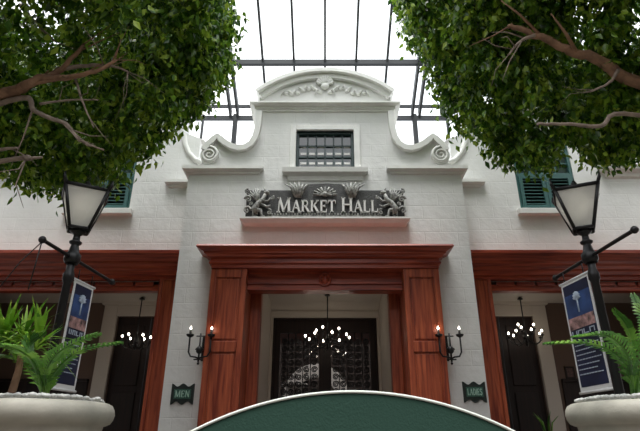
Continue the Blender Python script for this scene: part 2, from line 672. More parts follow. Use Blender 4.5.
# ---- vestibule in the centre and passages in the wings
Y_in, Y_bk = 8.64, 10.2
vx0, vx1 = xo(63, 300, Y_in), xo(53.5, 306, Y_bk)
vz = zat(304, Y_bk)
dz_top = zat(317.5, Y_bk)
dxh = xo(51.5, 317, Y_bk)
mb = MB()
for s in (-1, 1):
    mb.prism([(s * vx1, 0), (s * (vx1 + .25), 0), (s * (vx1 + .25), vz), (s * vx1, vz)], Y_in, Y_bk + 0.2)
    mb.box(min(s * vx0, s * (vx0 + .14)), max(s * vx0, s * (vx0 + .14)), Y_in - .02, Y_in + .12, 0, vz)
struct(mb.build('wall_vestibule', 'cream'))
mb = MB()
cells(mb, sorted([-vx1 - .1, -dxh, dxh, vx1 + .1]), [0, dz_top, vz + .05], [(-dxh, dxh, 0, dz_top)], Y_bk, Y_bk + 0.3)
# cove between wall and ceiling
n = 8
for i in range(n):
    a0, a1 = R(90 * i / n), R(90 * (i + 1) / n)
    rC = 0.24
    def cq(a):
        return (Y_bk - rC + rC * math.sin(a), vz - rC + rC * math.cos(a))
    y0_, z0_ = cq(a0)
    y1_, z1_ = cq(a1)
    mb.add([(-vx1, y0_, z0_), (vx1, y0_, z0_), (vx1, y1_, z1_), (-vx1, y1_, z1_)], [(0, 1, 2, 3)])
mb.mould(-dxh - .02, dxh + .02, Y_bk + .02, Y_bk, [(0.02, dz_top + .01), (.03, dz_top + .05), (.05, dz_top + .09), (.05, dz_top + .12)])
struct(mb.build('wall_rear', 'cream'))
struct(MB().box(-vx1 - .3, vx1 + .3, Y_in - .42, Y_bk + .4, vz, vz + .2).build('ceiling_vestibule', 'cream'))

# passages
PB = 9.85
pz = zat(303, PB)
pd_top = zat(316.5, PB)
pd_x1 = xo(207, 317, PB)
pd_x0 = pd_x1 - 1.25
for s, side in ((-1, 'left'), (1, 'right')):
    def bx(mb, a, b, *r):
        mb.box(min(s * a, s * b), max(s * a, s * b), *r)
    mb = MB()
    xs = [1.9, pd_x0, pd_x1, 6.6]
    sub = MB()
    cells(sub, xs, [0, pd_top, pz + .05], [(pd_x0, pd_x1, 0, pd_top)], PB, PB + .25)
    sub.box(1.75, 1.9, YW + .35, PB + .25, 0, pz)
    sub.box(6.6, 6.75, YW + .35, PB + .25, 0, pz)
    sub.v = [(s * x, y, z) for x, y, z in sub.v]
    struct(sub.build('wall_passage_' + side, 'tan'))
    mb = MB()
    bx(mb, 1.75, 6.75, YW + .35, PB + .3, pz, pz + .2)
    struct(mb.build('ceiling_' + side, 'cream'))
    # pale surround of the passage door
    mb = MB()
    wS = 0.26
    bx(mb, pd_x1, pd_x1 + wS, PB - .07, PB, 0, pd_top + wS * .8)
    bx(mb, pd_x0 - wS, pd_x0, PB - .07, PB, 0, pd_top + wS * .8)
    bx(mb, pd_x0, pd_x1, PB - .07, PB, pd_top, pd_top + wS * .8)
    bx(mb, pd_x0 - wS - .04, pd_x1 + wS + .04, PB - .12, PB, pd_top + wS * .8, pd_top + wS * .8 + .07)
    struct(mb.build('trim_13' if s < 0 else 'trim_14', 'cream', bevel=0.012))
    # dark dado along the foot of the wall
    zd = zat(382, PB)
    mb = MB()
    bx(mb, pd_x1 + wS + .08, 6.6, PB - .05, PB, 0, zd)
    bx(mb, pd_x1 + wS + .08, 6.6, PB - .08, PB, zd, zd + .05)
    struct(mb.build('baseboard_left' if s < 0 else 'baseboard_right', 'darkwood'))
    # dark double door
    d = struct_empty('door_2' if s < 0 else 'door_3', (s * (pd_x0 + pd_x1) / 2, PB + .1, 0))
    xm = (pd_x0 + pd_x1) / 2
    for a, b in ((pd_x0, xm - .008), (xm + .008, pd_x1)):
        mb = MB()
        bx(mb, a, b, PB + .06, PB + .11, 0, pd_top)
        lf = mb.build('door_leaf', 'darkwood', d)
        for q0, q1 in ((0.25, 1.05), (1.2, 2.2), (2.32, pd_top - .15)):
            mb = MB()
            bx(mb, a + .1, b - .1, PB + .035, PB + .062, q0, q1)
            mb.build('door_panel', 'darkwood', lf, bevel=.012)
    mb = MB()
    hx_ = s * (xm - .06)
    mb.tube([(hx_, PB + .06, 1.0), (hx_, PB + .01, 1.0), (hx_, PB + .01, 1.25), (hx_, PB + .06, 1.25)], .012, 6)
    mb.build('door_handle', 'iron', d)

# ---- centre double door with iron scrollwork over glass
d = struct_empty('door_1', (0, Y_bk + .1, 0))
for s in (-1, 1):
    def bx(mb, a, b, *r):
        mb.box(min(s * a, s * b), max(s * a, s * b), *r)
    y0_, y1_ = Y_bk + .10, Y_bk + .16
    st = 0.11
    mb = MB()
    bx(mb, .01, .01 + st, y0_, y1_, 0, dz_top - .03)
    bx(mb, dxh - .03 - st, dxh - .03, y0_, y1_, 0, dz_top - .03)
    for q0, q1 in ((0, .3), (1.38, 1.46), (2.02, 2.09), (dz_top - .28, dz_top - .03)):
        bx(mb, .01 + st, dxh - .03 - st, y0_, y1_, q0, q1)
    lf = mb.build('door_leaf', 'darkwood', d, bevel=.006)
    mb = MB()
    bx(mb, .01 + st, dxh - .03 - st, y0_ + .028, y0_ + .034, .3, dz_top - .28)
    mb.build('door_glass', 'doorglass', lf)
    mb = MB()
    xa, xb_ = .02 + st, dxh - .04 - st
    for k in range(1, 5):
        x = s * (xa + (xb_ - xa) * k / 5)
        mb.tube([(x, y0_ - .005, .3), (x, y0_ - .005, dz_top - .28)], .011, 6)
    for j in range(9):
        zc = 2.12 + (dz_top - .45 - 2.12) * j / 8
        for k in range(5):
            xc = s * (xa + (xb_ - xa) * (k + .5) / 5)
            sp = [(xc + .062 * (1 - i / 26) * math.cos(i * .55 + k), y0_ - .012, zc + .062 * (1 - i / 26) * math.sin(i * .55 + k)) for i in range(22)]
            mb.tube(sp, .012, 5)
    mb.build('iron_scrollwork', 'iron', lf)
    mb = MB()
    hx_ = s * .075
    mb.tube([(hx_, y0_, 1.0), (hx_, y0_ - .06, 1.0), (hx_, y0_ - .06, 1.3), (hx_, y0_, 1.3)], .012, 6)
    mb.build('door_handle', 'iron', lf)
mb = MB()
mb.box(-.025, .025, Y_bk + .075, Y_bk + .1, 0, dz_top - .03)
mb.box(-dxh, -dxh + .03, Y_bk + .05, Y_bk + .2, 0, dz_top)
mb.box(dxh - .03, dxh, Y_bk + .05, Y_bk + .2, 0, dz_top)
mb.box(-dxh, dxh, Y_bk + .05, Y_bk + .2, dz_top - .03, dz_top)
mb.build('door_frame', 'darkwood', d)

# hall behind the doors, with a white archway in its far wall
HY = 13.4
mb = MB()
mb.box(-3, -2.9, Y_bk + .3, HY + .2, 0, 4.2)
mb.box(2.9, 3, Y_bk + .3, HY + .2, 0, 4.2)
mb.box(-3, 3, HY + 1.2, HY + 1.3, 0, 4.2)
mb.box(-3, 3, Y_bk + .3, HY + 1.3, 4.2, 4.3)
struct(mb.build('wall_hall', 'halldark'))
ac = at(316, 398, HY)
ri, ro = 20 / F * (HY * CP + .6), 33 / F * (HY * CP + .6)
mb = MB()
o_ = arc(ac.x, ac.z, ro, 0, 180, 20)
i_ = arc(ac.x, ac.z, ri, 0, 180, 20)
for k in range(20):
    mb.prism([o_[k], o_[k + 1], i_[k + 1], i_[k]], HY, HY + .3)
mb.box(ac.x - ro, ac.x - ri, HY, HY + .3, 0, ac.z)
mb.box(ac.x + ri, ac.x + ro, HY, HY + .3, 0, ac.z)
struct(mb.build('trim_15', 'hallwhite'))

# ---- windows
def sash_window(nm, x0, x1, z0, z1, Y, s):
    """green frame, glazed transom, two louvred shutters"""
    wnd = struct_empty(nm, ((x0 + x1) / 2, Y, z0))
    fr = .055
    mb = MB()
    ztr = zat(174.5, Y)
    mb.box(x0, x0 + fr, Y + .02, Y + .12, z0, z1)
    mb.box(x1 - fr, x1, Y + .02, Y + .12, z0, z1)
    mb.box(x0 + fr, x1 - fr, Y + .02, Y + .12, z1 - fr, z1)
    mb.box(x0 + fr, x1 - fr, Y + .02, Y + .12, z0, z0 + fr * .6)
    mb.box(x0 + fr, x1 - fr, Y + .02, Y + .12, ztr - .03, ztr + .04)
    f = mb.build('window_frame', 'green', wnd, bevel=.006)
    mb = MB()
    mb.box(x0 + fr, x1 - fr, Y + .075, Y + .085, ztr + .04, z1 - fr)
    mb.build('pane', 'pane', f)
    mb = MB()
    for k in range(1, 4):
        x = x0 + fr + (x1 - x0 - 2 * fr) * k / 4
        mb.box(x - .014, x + .014, Y + .05, Y + .075, ztr + .04, z1 - fr)
    nrow = 3
    for k in range(1, nrow):
        z = ztr + .04 + (z1 - fr - ztr - .04) * k / nrow
        mb.box(x0 + fr, x1 - fr, Y + .05, Y + .075, z - .014, z + .014)
    mb.build('muntin', 'green', f)
    xm = (x0 + x1) / 2
    for a, b in ((x0 + fr, xm - .004), (xm + .004, x1 - fr)):
        mb = MB()
        za, zb2 = z0 + fr * .6, ztr - .03
        e = .065
        mb.box(a, a + e, Y + .0, Y + .05, za, zb2)
        mb.box(b - e, b, Y + .0, Y + .05, za, zb2)
        mb.box(a + e, b - e, Y, Y + .05, za, za + .07)
        mb.box(a + e, b - e, Y, Y + .05, zb2 - .05, zb2)
        sh = mb.build('shutter', 'green', wnd)
        mb = MB()
        nl = 8
        for k in range(nl):
            zc = za + .07 + (zb2 - .05 - za - .07) * (k + .5) / nl
            Mx = Matrix.Translation((0, Y + .028, zc)) @ Matrix.Rotation(R(40), 4, 'X')
            mb.box(a + e, b - e, -.026, .026, -.006, .006, Mx)
        mb.build('louvre', 'green', sh)
    mb = MB()
    mb.box(x0 + fr, x1 - fr, Y + .13, Y + .15, z0, z1)
    mb.build('dark_room_backing', 'plaque', f)  # near-black sheet standing in for the unlit room behind the louvres
    mb = MB()
    mb.box(x0 - .08, x1 + .08, Y - .10, Y + .1, z0 - .11, z0)
    mb.build('window_sill', 'smooth', wnd, bevel=.01)
    return wnd


sash_window('window_2', -win_b, -win_a, win_z0, win_z1, YW, -1)
sash_window('window_3', win_a, win_b, win_z0, win_z1, YW, 1)

wnd = struct_empty('window_1', (0, YF, zw0))
mb = MB()
fr = .05
mb.box(-ww, -ww + fr, YF + .03, YF + .12, zw0, zw1)
mb.box(ww - fr, ww, YF + .03, YF + .12, zw0, zw1)
mb.box(-ww + fr, ww - fr, YF + .03, YF + .12, zw1 - fr, zw1)
mb.box(-ww + fr, ww - fr, YF + .03, YF + .12, zw0, zw0 + fr)
f = mb.build('window_frame', 'deepgreen', wnd, bevel=.006)
MB().box(-ww + fr, ww - fr, YF + .09, YF + .10, zw0 + fr, zw1 - fr).build('pane', 'pane', f)
mb = MB()
for k in range(1, 6):
    x = -ww + fr + (2 * ww - 2 * fr) * k / 6
    mb.box(x - .012, x + .012, YF + .06, YF + .09, zw0 + fr, zw1 - fr)
for k in range(1, 3):
    z = zw0 + fr + (zw1 - zw0 - 2 * fr) * k / 3
    mb.box(-ww + fr, ww - fr, YF + .06, YF + .09, z - .014, z + .014)
mb.build('muntin', 'deepgreen', f)
mb = MB()
for py_ in (146.5, 153.5, 163):
    z = zat(py_, YF + .07)
    for k in range(6):
        xa = -ww + fr + (2 * ww - 2 * fr) * (k + .18) / 6
        xb_ = -ww + fr + (2 * ww - 2 * fr) * (k + .86) / 6
        if py_ < 150 and k == 3:
            continue
        mb.box(xa, xb_, YF + .082, YF + .089, z - .022, z + .022)
mb.build('painted_reflection', 'letter', f)  # white bars painted in for sky reflected by the panes
mb = MB()
sx = ww + .11
mb.box(-sx, -ww, YF - .05, YF + .05, zw0 - .02, zw1 + .1)
mb.box(ww, sx, YF - .05, YF + .05, zw0 - .02, zw1 + .1)
mb.box(-ww, ww, YF - .05, YF + .05, zw1, zw1 + .1)
mb.build('window_surround', 'smooth', wnd, bevel=.008)
zs0 = zat(176, YF)
MB().mould(-sx, sx, YF + .03, YF, [(0.02, zs0 - .10), (.03, zs0 - .02), (.05, zs0), (.11, zs0 + .03), (.12, zw0 - .02)]).build('window_sill', 'smooth', wnd)

# ---- glazed roof over the court: sloping panes above, an upright strip below its eave
roof = struct_empty('ceiling', (0, 12, 8))
YE = 12.0
e_z = zat(112, YE)
sl = math.tan(R(25))
YT = -1.0


def rz(y):
    return e_z + (YE - y) * sl


sp_ = 33.5 / F * (at(325, 35, 9.6).z * SP - EYE * SP + 9.6 * CP)
nb = 9
mb = MB()
th = .012
for k in range(-nb, nb):
    xa, xb_ = k * sp_ + .03, (k + 1) * sp_ - .03
    mb.add([(xa, YE, rz(YE)), (xb_, YE, rz(YE)), (xb_, YT, rz(YT)), (xa, YT, rz(YT))], [(0, 1, 2, 3)])
mb.build('sloping_glass', 'roofglass', roof)
mb = MB()
for k in range(-nb, nb):
    xa, xb_ = k * sp_ + .03, (k + 1) * sp_ - .03
    mb.add([(xa, YE, 5.6), (xb_, YE, 5.6), (xb_, YE, e_z - .2), (xa, YE, e_z - .2)], [(0, 1, 2, 3)])
mb.build('upright_glass', 'roofglass', roof)


def slopebar(x, wd, hgt, y0=YE, y1=YT):
    mb = MB()
    vs = []
    for y in (y0, y1):
        for dx in (-wd / 2, wd / 2):
            for dz in (-hgt, 0.02):
                vs.append((x + dx, y, rz(y) + dz))
    mb.add(vs, [(0, 1, 3, 2), (4, 6, 7, 5), (0, 4, 5, 1), (2, 3, 7, 6), (0, 2, 6, 4), (1, 5, 7, 3)])
    return mb


truss_x = 3 * sp_
for k in range(-nb, nb + 1):
    x = k * sp_
    if abs(k) != 3:
        slopebar(x, .055, .10).build('glazing_bar', 'roofbar', roof)
for s in (-1, 1):
    slopebar(s * truss_x, .06, .22).build('rafter', 'roofbar', roof)
    slopebar(s * (truss_x + .20), .06, .22).build('rafter', 'roofbar', roof)
    MB().box(s * truss_x - .06 + s * .06, s * truss_x + .06 + s * .06, YE - .06, YE + .05, 0, e_z - .1).build('roof_post', 'roofbar', roof)
    MB().box(s * (truss_x + .95) - .03, s * (truss_x + .95) + .03, YE - .04, YE + .02, 5.6, e_z - .1).build('mullion', 'roofbar', roof)
# purlins across the slope
for py_ in (60, -30):
    dr = ray(325, py_)
    # meet the slope plane along the ray
    t = (e_z + YE * sl - EYE) / (dr.z + dr.y * sl)
    yy = dr.y * t
    mb = MB()
    mb.box(-nb * sp_, nb * sp_, yy - .05, yy + .05, rz(yy) - .16, rz(yy) - .02)
    mb.build('purlin', 'roofbar', roof)
zA, zB = zat(107, YE), zat(119, YE)
MB().box(-nb * sp_, nb * sp_, YE - .03, YE + .04, zA - .02, zA + .06).build('eave_beam', 'roofbar', roof)
MB().box(-nb * sp_, nb * sp_, YE - .04, YE + .05, zB - .03, zB + .09).build('eave_beam', 'roofbar', roof)

# ================================================================== TIMBER PORTALS
def pilaster(parent, x0, x1, Y, yb, z1, rail):
    mb = MB()
    mb.box(x0, x1, Y + .03, yb, 0, z1)
    e = .085
    zr0, zr1 = rail
    mb.box(x0, x0 + e, Y, Y + .03, 0, z1)
    mb.box(x1 - e, x1, Y, Y + .03, 0, z1)
    mb.box(x0 + e, x1 - e, Y, Y + .03, z1 - .14, z1)
    mb.box(x0 + e, x1 - e, Y, Y + .03, zr0, zr1)
    mb.box(x0 + e, x1 - e, Y, Y + .03, 0, .28)
    p = mb.build('pilaster', 'wood', parent, bevel=.008)
    for a, b in ((.28, zr0), (zr1, z1 - .14)):
        m2 = MB()
        g = .03
        m2.prism([(x0 + e + g, a + g), (x1 - e - g, a + g), (x1 - e - g, b - g), (x0 + e + g, b - g)], Y + .012, Y + .035)
        m2.build('raised_panel', 'wood', p, bevel=.01)
    return p


pt = thing('timber_portal', (0, PY, 0), 'tall red timber portal with panelled pilasters round the central hall entrance', 'doorway')
rail = (zat(352, PY), zat(341, PY))
pilaster(pt, px_in, px_out, PY, YF, z_ent, rail)
pilaster(pt, -px_out, -px_in, PY, YF, z_ent, rail)
cw = px_out
hC = z_top - z_ent
yfr = 7.75
prof = [(0.0, z_ent), (0.0, z_ent + hC * .18), (.035, z_ent + hC * .22), (.035, z_ent + hC * .30), (.01, z_ent + hC * .34), (.01, z_ent + hC * .46),
        (.06, z_ent + hC * .52), (.07, z_ent + hC * .60), (.11, z_ent + hC * .66), (.11, z_ent + hC * .72), (.19, z_ent + hC * .84), (.22, z_ent + hC * .90), (.22, z_top - .03), (.20, z_top)]
MB().mould(-cw, cw, YF + .02, yfr, prof).build('cornice', 'woodx', pt)
MB().box(-px_in, px_in, YF, 8.2, z_ent + .02, z_ent + .25).build('soffit', 'woodx', pt)
zl = zat(290.5, 7.99)
mb = MB()
mb.box(-px_in, px_in, 7.99, 8.2, zl, z_ent + .02)
mb.box(-px_in, px_in, 7.96, 7.99, zl, zl + .05)
mb.box(-px_in, px_in, 7.96, 7.99, zl + .10, zl + .13)
ln = mb.build('lintel', 'woodx', pt)
mz = zat(279.5, 7.96)
mb = MB()
mb.tube([(0.0 + .085 * math.cos(R(k * 15)), 7.955, mz + .1 * math.sin(R(k * 15))) for k in range(25)], .02, 6)
mb.ball((0, 7.965, mz), .055, (1, .6, 1.2))
for k in range(8):
    a = R(45 * k)
    mb.ball((.06 * math.cos(a), 7.965, mz + .07 * math.sin(a)), .022)
mb.build('medallion', 'woodx', ln)
ix = xo(63, 300, 8.5)
for s in (-1, 1):
    a, b = sorted((s * px_in, s * (px_in + .1)))
    mb = MB()
    mb.box(a, b, YF, 8.6, 0, z_ent)
    a, b = sorted((s * ix, s * px_in))
    mb.box(a, b, 8.4, 8.6, 0, z_ent)
    mb.build('jamb', 'wood', pt, bevel=.008)

for s, side in ((-1, 'left'), (1, 'right')):
    pw = thing('wing_portal', (s * 4.0, YW, 0), ('red timber portal framing the passage behind the left planter and banner', 'red timber portal framing the passage behind the right planter and banner')[s > 0], 'doorway', 'timber portals of the two wings')
    def bx(mb, a, b, *r):
        mb.box(min(s * a, s * b), max(s * a, s * b), *r)
    pxa = XB + .02
    pwid = xo(170, 290, 8.4) - xo(147.5, 290, 8.4)
    for a, b in ((pxa, pxa + pwid), (door_out - pwid * .6, door_out + .1)):
        mb = MB()
        bx(mb, a, b, 8.42, 8.84, 0, zc0)
        bx(mb, a, a + .06, 8.39, 8.42, 0, zc0)
        bx(mb, b - .06, b, 8.39, 8.42, 0, zc0)
        mb.build('post', 'wood', pw, bevel=.008)
    hC = zc1 - zc0
    prof = [(0.0, zc0), (0.0, zc0 + hC * .12), (.05, zc0 + hC * .16), (.05, zc0 + hC * .3), (.09, zc0 + hC * .36), (.09, zc0 + hC * .48), (.13, zc0 + hC * .55), (.13, zc0 + hC * .66), (.24, zc0 + hC * .85), (.26, zc0 + hC * .88), (.26, zc1)]
    mb = MB()
    mb.mould(pxa, door_out + .1, YW, 8.40, prof, endl=False)
    mb.v = [(s * x, y, z) for x, y, z in mb.v]
    mb.build('cornice', 'woodx', pw)
    mb = MB()
    bx(mb, pxa + pwid, door_out - pwid * .6, 8.5, 8.62, z_lin, zc0)
    bx(mb, pxa + pwid, door_out - pwid * .6, 8.46, 8.5, z_lin, z_lin + .05)
    for k in range(9):
        xk = pxa + pwid + .12 + k * .34
        bx(mb, xk, xk + .30, 8.47, 8.5, z_lin + .09, zc0 - .02)
    mb.build('lintel', 'woodx', pw, bevel=.006)

# ================================================================== MARKET HALL SIGN
YS = 7.86
zsg0, zsg1 = zat(218.5, YS), zat(190, YS)
sxh = xo(79, 205, YS)
sg = thing('hall_sign', (0, YS, zsg0), 'carved grey sign board lettered MARKET HALL between two winged beasts', 'sign')
zmid = zat(184, YS)
cxh = xo(26, 190, YS)
mb = MB()
out = [(-sxh, zsg0), (sxh, zsg0), (sxh, zsg1), (cxh + .07, zsg1), (cxh, zsg1 + .06), (cxh * .9, zmid - .02)]
out += [(cxh * .6, zmid + .005), (0, zmid + .02), (-cxh * .6, zmid + .005)]
out += [(-cxh * .9, zmid - .02), (-cxh, zsg1 + .06), (-cxh - .07, zsg1), (-sxh, zsg1)]
mb.prism(out, YS, YF)
mb.build('board', 'signback', sg, bevel=.01)
zfl = zat(222.3, YS - .05)
mb = MB()
mb.mould(-sxh - .02, sxh + .02, YF, YS - .02, [(.0, zfl), (.02, zfl + .02), (.05, zsg0 - .035), (.06, zsg0 - .03), (.06, zsg0)])
mb.build('shelf', 'smooth', sg)
mb = MB()
mb.box(-sxh * .72, sxh * .72, YS - .02, YS, zsg0 + .02, zsg0 + .05)
for k in range(40):
    x = -sxh * .70 + k * sxh * 1.4 / 39
    mb.box(x - .012, x + .012, YS - .03, YS, zsg0 + .055, zsg0 + .085)
mb.build('moulding', 'bronze', sg)


def seg(mb, x0, z0, x1, z1, t, X, Z, S, y0, y1):
    d = Vector((x1 - x0, z1 - z0))
    L = d.length
    d.normalize()
    n = Vector((-d.y, d.x)) * t / 2
    pts = [(x0 + n.x, z0 + n.y), (x1 + n.x, z1 + n.y), (x1 - n.x, z1 - n.y), (x0 - n.x, z0 - n.y)]
    mb.prism([(X + p[0] * S, Z + p[1] * S) for p in pts], y0, y1)


TK, TN, SR = .17, .075, .055


def glyph(ch):
    """width and strokes of a roman capital in a unit-high box"""
    q = []
    def serif(x, z, w=.26):
        q.append((x - w / 2, z + (SR / 2 if z < .5 else -SR / 2), x + w / 2, z + (SR / 2 if z < .5 else -SR / 2), SR))
    if ch == 'M':
        q += [(.14, 0, .18, 1, TN), (.18, 1, .52, .05, TK), (.52, .05, .86, 1, TN), (.86, 1, .92, 0, TK)]
        serif(.14, 0); serif(.92, 0); serif(.13, 1, .2); serif(.92, 1, .2)
        return 1.08, q
    if ch == 'A':
        q += [(.12, 0, .42, 1, TN), (.42, 1, .74, 0, TK), (.22, .36, .62, .36, TN)]
        serif(.12, 0); serif(.74, 0)
        return .86, q
    if ch == 'R':
        q += [(.18, 0, .18, 1, TK)]
        pts = [(.18, .97)] + [(.40 + .20 * math.cos(R(a)), .745 + .225 * math.sin(R(a))) for a in range(90, -91, -30)] + [(.18, .52)]
        for a, b in zip(pts, pts[1:]):
            q.append((*a, *b, .09))
        q += [(.40, .52, .74, .0, TK * .9)]
        serif(.18, 0); serif(.14, 1, .2); serif(.76, 0, .16)
        return .82, q
    if ch == 'K':
        q += [(.18, 0, .18, 1, TK), (.22, .42, .68, .97, TN), (.36, .6, .74, .0, TK)]
        serif(.18, 0); serif(.18, 1); serif(.68, 1); serif(.74, 0)
        return .86, q
    if ch == 'E':
        q += [(.18, 0, .18, 1, TK), (.1, .96, .62, .96, TN), (.18, .52, .5, .52, TN), (.1, .04, .64, .04, TN), (.6, .76, .62, .98, .06), (.62, .02, .65, .26, .06), (.5, .42, .5, .62, .05)]
        return .72, q
    if ch == 'T':
        q += [(.4, 0, .4, 1, TK), (.06, .96, .74, .96, TN), (.06, .76, .08, .98, .06), (.74, .76, .72, .98, .06)]
        serif(.4, 0, .3)
        return .8, q
    if ch == 'H':
        q += [(.18, 0, .18, 1, TK), (.74, 0, .74, 1, TK), (.18, .52, .74, .52, TN)]
        for x in (.18, .74):
            serif(x, 0, .3); serif(x, 1, .3)
        return .92, q
    if ch == 'L':
        q += [(.18, 0, .18, 1, TK), (.1, .04, .62, .04, TN), (.6, .02, .64, .28, .06)]
        serif(.18, 1)
        return .7, q
    if ch == 'N':
        q += [(.16, 0, .16, 1, .11), (.16, 1, .7, 0, .17), (.7, 0, .7, 1, .11)]
        return .86, q
    if ch == 'D':
        q += [(.18, 0, .18, 1, .16)]
        pts = [(.18, .95)] + [(.32 + .36 * math.cos(R(a)), .5 + .45 * math.sin(R(a))) for a in range(90, -91, -30)] + [(.18, .05)]
        for a, b in zip(pts, pts[1:]):
            q.append((*a, *b, .13))
        return .8, q
    if ch == 'I':
        q += [(.18, 0, .18, 1, .16)]
        return .36, q
    if ch == 'S':
        pts = [(.58, .8), (.45, .95), (.22, .92), (.14, .74), (.3, .56), (.5, .44), (.6, .25), (.45, .06), (.22, .06), (.1, .22)]
        for a, b in zip(pts, pts[1:]):
            q.append((*a, *b, .14))
        return .7, q
    return .42, q


def write(text, x0, x1, z0, hgt, y0, y1, small=.80, big=()):
    W = 0
    for i, c in enumerate(text):
        W += glyph(c)[0] * (1 if i in big else small)
    S = (x1 - x0) / W
    sx_ = S / hgt
    mb = MB()
    x = x0
    for i, c in enumerate(text):
        k = 1 if i in big else small
        wd, q = glyph(c)
        sub = MB()
        for (a, b, c2, d2, t) in q:
            seg(sub, a, b, c2, d2, t, 0, 0, 1, y0, y1)
        sub.v = [(x + vx * S * k, vy, z0 + vz_ * hgt * k) for vx, vy, vz_ in sub.v]
        mb.add(sub.v, sub.f)
        x += wd * S * k
    return mb


zt0, zt1 = zat(213, YS), zat(198.5, YS)
write('MARKET HALL', xo(-48, 206, YS), xo(53, 206, YS), zt0, zt1 - zt0, YS - .045, YS, .82, (0, 7)).build('lettering', 'letter', sg)


def beast(s):
    """a reared winged beast in relief, head to the middle"""
    mb = MB()
    x0 = s * sxh * .83
    hz = zsg1 - zsg0
    g = lambda a, b: (x0 - s * a * hz * .8, YS - .05, zsg0 + b * hz)
    def scroll(a, b, r, t0, dr, w=.022):
        pts, rr = [], []
        for i in range(18):
            t = t0 + dr * i * .42
            q = r * (1 - i / 20)
            pts.append(g(a + q * math.cos(t), b + q * math.sin(t)))
            rr.append(w * (1 - i / 26))
        mb.tube(pts, rr, 6)
        mb.ball(pts[-1], w * .9, (1, .8, 1), 7, 5)
    # slim rearing body, head to the middle of the board
    mb.tube([g(-.12, .10), g(-.16, .32), g(-.02, .50), g(.16, .62), g(.22, .80)], [.045, .06, .045, .042, .03], 8)
    mb.ball(g(.27, .86), .04, (1.4, .9, .9))
    mb.tube([g(.27, .86), g(.40, .81)], [.025, .012], 6)
    mb.tube([g(.24, .90), g(.16, 1.04)], [.018, .005], 5)
    mb.tube([g(.08, .54), g(.34, .56), g(.44, .68)], [.028, .02, .012], 6)
    mb.tube([g(.06, .46), g(.32, .36), g(.46, .42)], [.028, .02, .012], 6)
    mb.tube([g(-.14, .26), g(.08, .24), g(.12, .05), g(.24, .03)], [.045, .032, .022, .016], 6)
    mb.tube([g(-.16, .16), g(-.2, .04), g(-.04, .02)], [.04, .025, .016], 6)
    for k in range(6):                                         # wing feathers
        a = R(70 + k * 15)
        mb.tube([g(-.04, .54), g(-.10 + .22 * math.cos(a), .60 + .2 * math.sin(a)), g(-.12 + .42 * math.cos(a), .56 + .46 * math.sin(a))], [.016, .022, .006], 6)
    # curling leaves round it
    scroll(-.46, .24, .15, 0, 1)
    scroll(-.44, .62, .14, 3, -1)
    scroll(-.50, .90, .09, 1, 1, .018)
    scroll(.40, .18, .11, 2, -1, .018)
    scroll(.50, .68, .08, 1, -1, .015)
    scroll(-.30, .46, .08, 4, -1, .014)
    return mb


for s in (-1, 1):
    beast(s).build('carved_beast', 'bronze', sg)
    mb = MB()                                               # plume rising from the board's shoulder
    xk = s * cxh * 1.03
    for k in range(6):
        dx = (k - 2.5) * .035
        mb.tube([(xk + dx * .4, YS - .04, zsg1 - .16), (xk + dx * 1.3, YS - .06, zsg1 + .02), (xk + dx * 2.2 + s * .03, YS - .04, zsg1 + .14 - abs(dx) * .5)], [.018, .026, .008], 6)
    mb.build('plume', 'bronze', sg)
mb = MB()
zcr = zat(193, YS)
for k in range(9):
    a = R(180 * k / 8)
    mb.tube([(0, YS - .02, zcr - .05), (.2 * math.cos(a), YS - .05, zcr - .05 + .14 * math.sin(a))], [.02, .022], 6)
mb.ball((0, YS - .03, zcr - .04), .05)
mb.build('crest', 'bronze', sg)

# ================================================================== WALL SCONCES AND PLAQUES
for s in (-1, 1):
    c = at(CX + s * 125, 343, YF - .28)
    sc = thing('wall_sconce', (c.x, YF, c.z), ('black iron twin candle sconce on the white wall left of the central portal', 'black iron twin candle sconce on the white wall right of the central portal')[s > 0], 'wall lamp', 'twin candle sconces beside the central portal')
    y = YF - .28
    mb = MB()
    mb.box(c.x - .03, c.x + .03, YF - .02, YF, c.z - .22, c.z + .16)
    mb.tube([(c.x, YF - .02, c.z - .05), (c.x, y, c.z - .08)], .016, 6)
    mb.build('backplate', 'iron', sc, bevel=.005)
    mb = MB()
    mb.tube([(c.x, y, c.z + .14), (c.x, y, c.z - .27)], [.012, .014], 8)
    mb.ball((c.x, y, c.z - .10), .05, (1, 1, 1.15))
    mb.tube([(c.x - .07, y, c.z - .235), (c.x + .07, y, c.z - .235)], .01, 6)
    mb.ball((c.x, y, c.z - .29), .02)
    mb.tube([(c.x - .06, y, c.z + .10), (c.x + .06, y, c.z + .10)], .009, 6)
    mb.build('stem', 'iron', sc)
    for q in (-1, 1):
        xa = c.x + q * .155
        mb = MB()
        mb.tube([(c.x, y, c.z - .22), (c.x + q * .05, y, c.z - .20), (c.x + q * .12, y, c.z - .19), (xa, y, c.z - .13), (xa, y, c.z + .10)], .013, 7)
        mb.lathe([(.012, 0), (.05, .02), (.06, .045), (.02, .05)], (xa, y, c.z + .08), 12)
        mb.tube([(c.x + q * (.02 + .035 * math.cos(i * .5)), y, c.z - .1 + .035 * math.sin(i * .5)) for i in range(12)], .007, 5)
        ar = mb.build('arm', 'iron', sc)
        mb = MB()
        mb.lathe([(.017, 0), (.017, .07)], (xa, y, c.z + .125), 10)
        cd = mb.build('candle', 'candle', sc)
        MB().lathe([(.005, 0), (.014, .015), (.012, .028), (.003, .05)], (xa, y, c.z + .196), 10).build('bulb', 'bulb', cd)

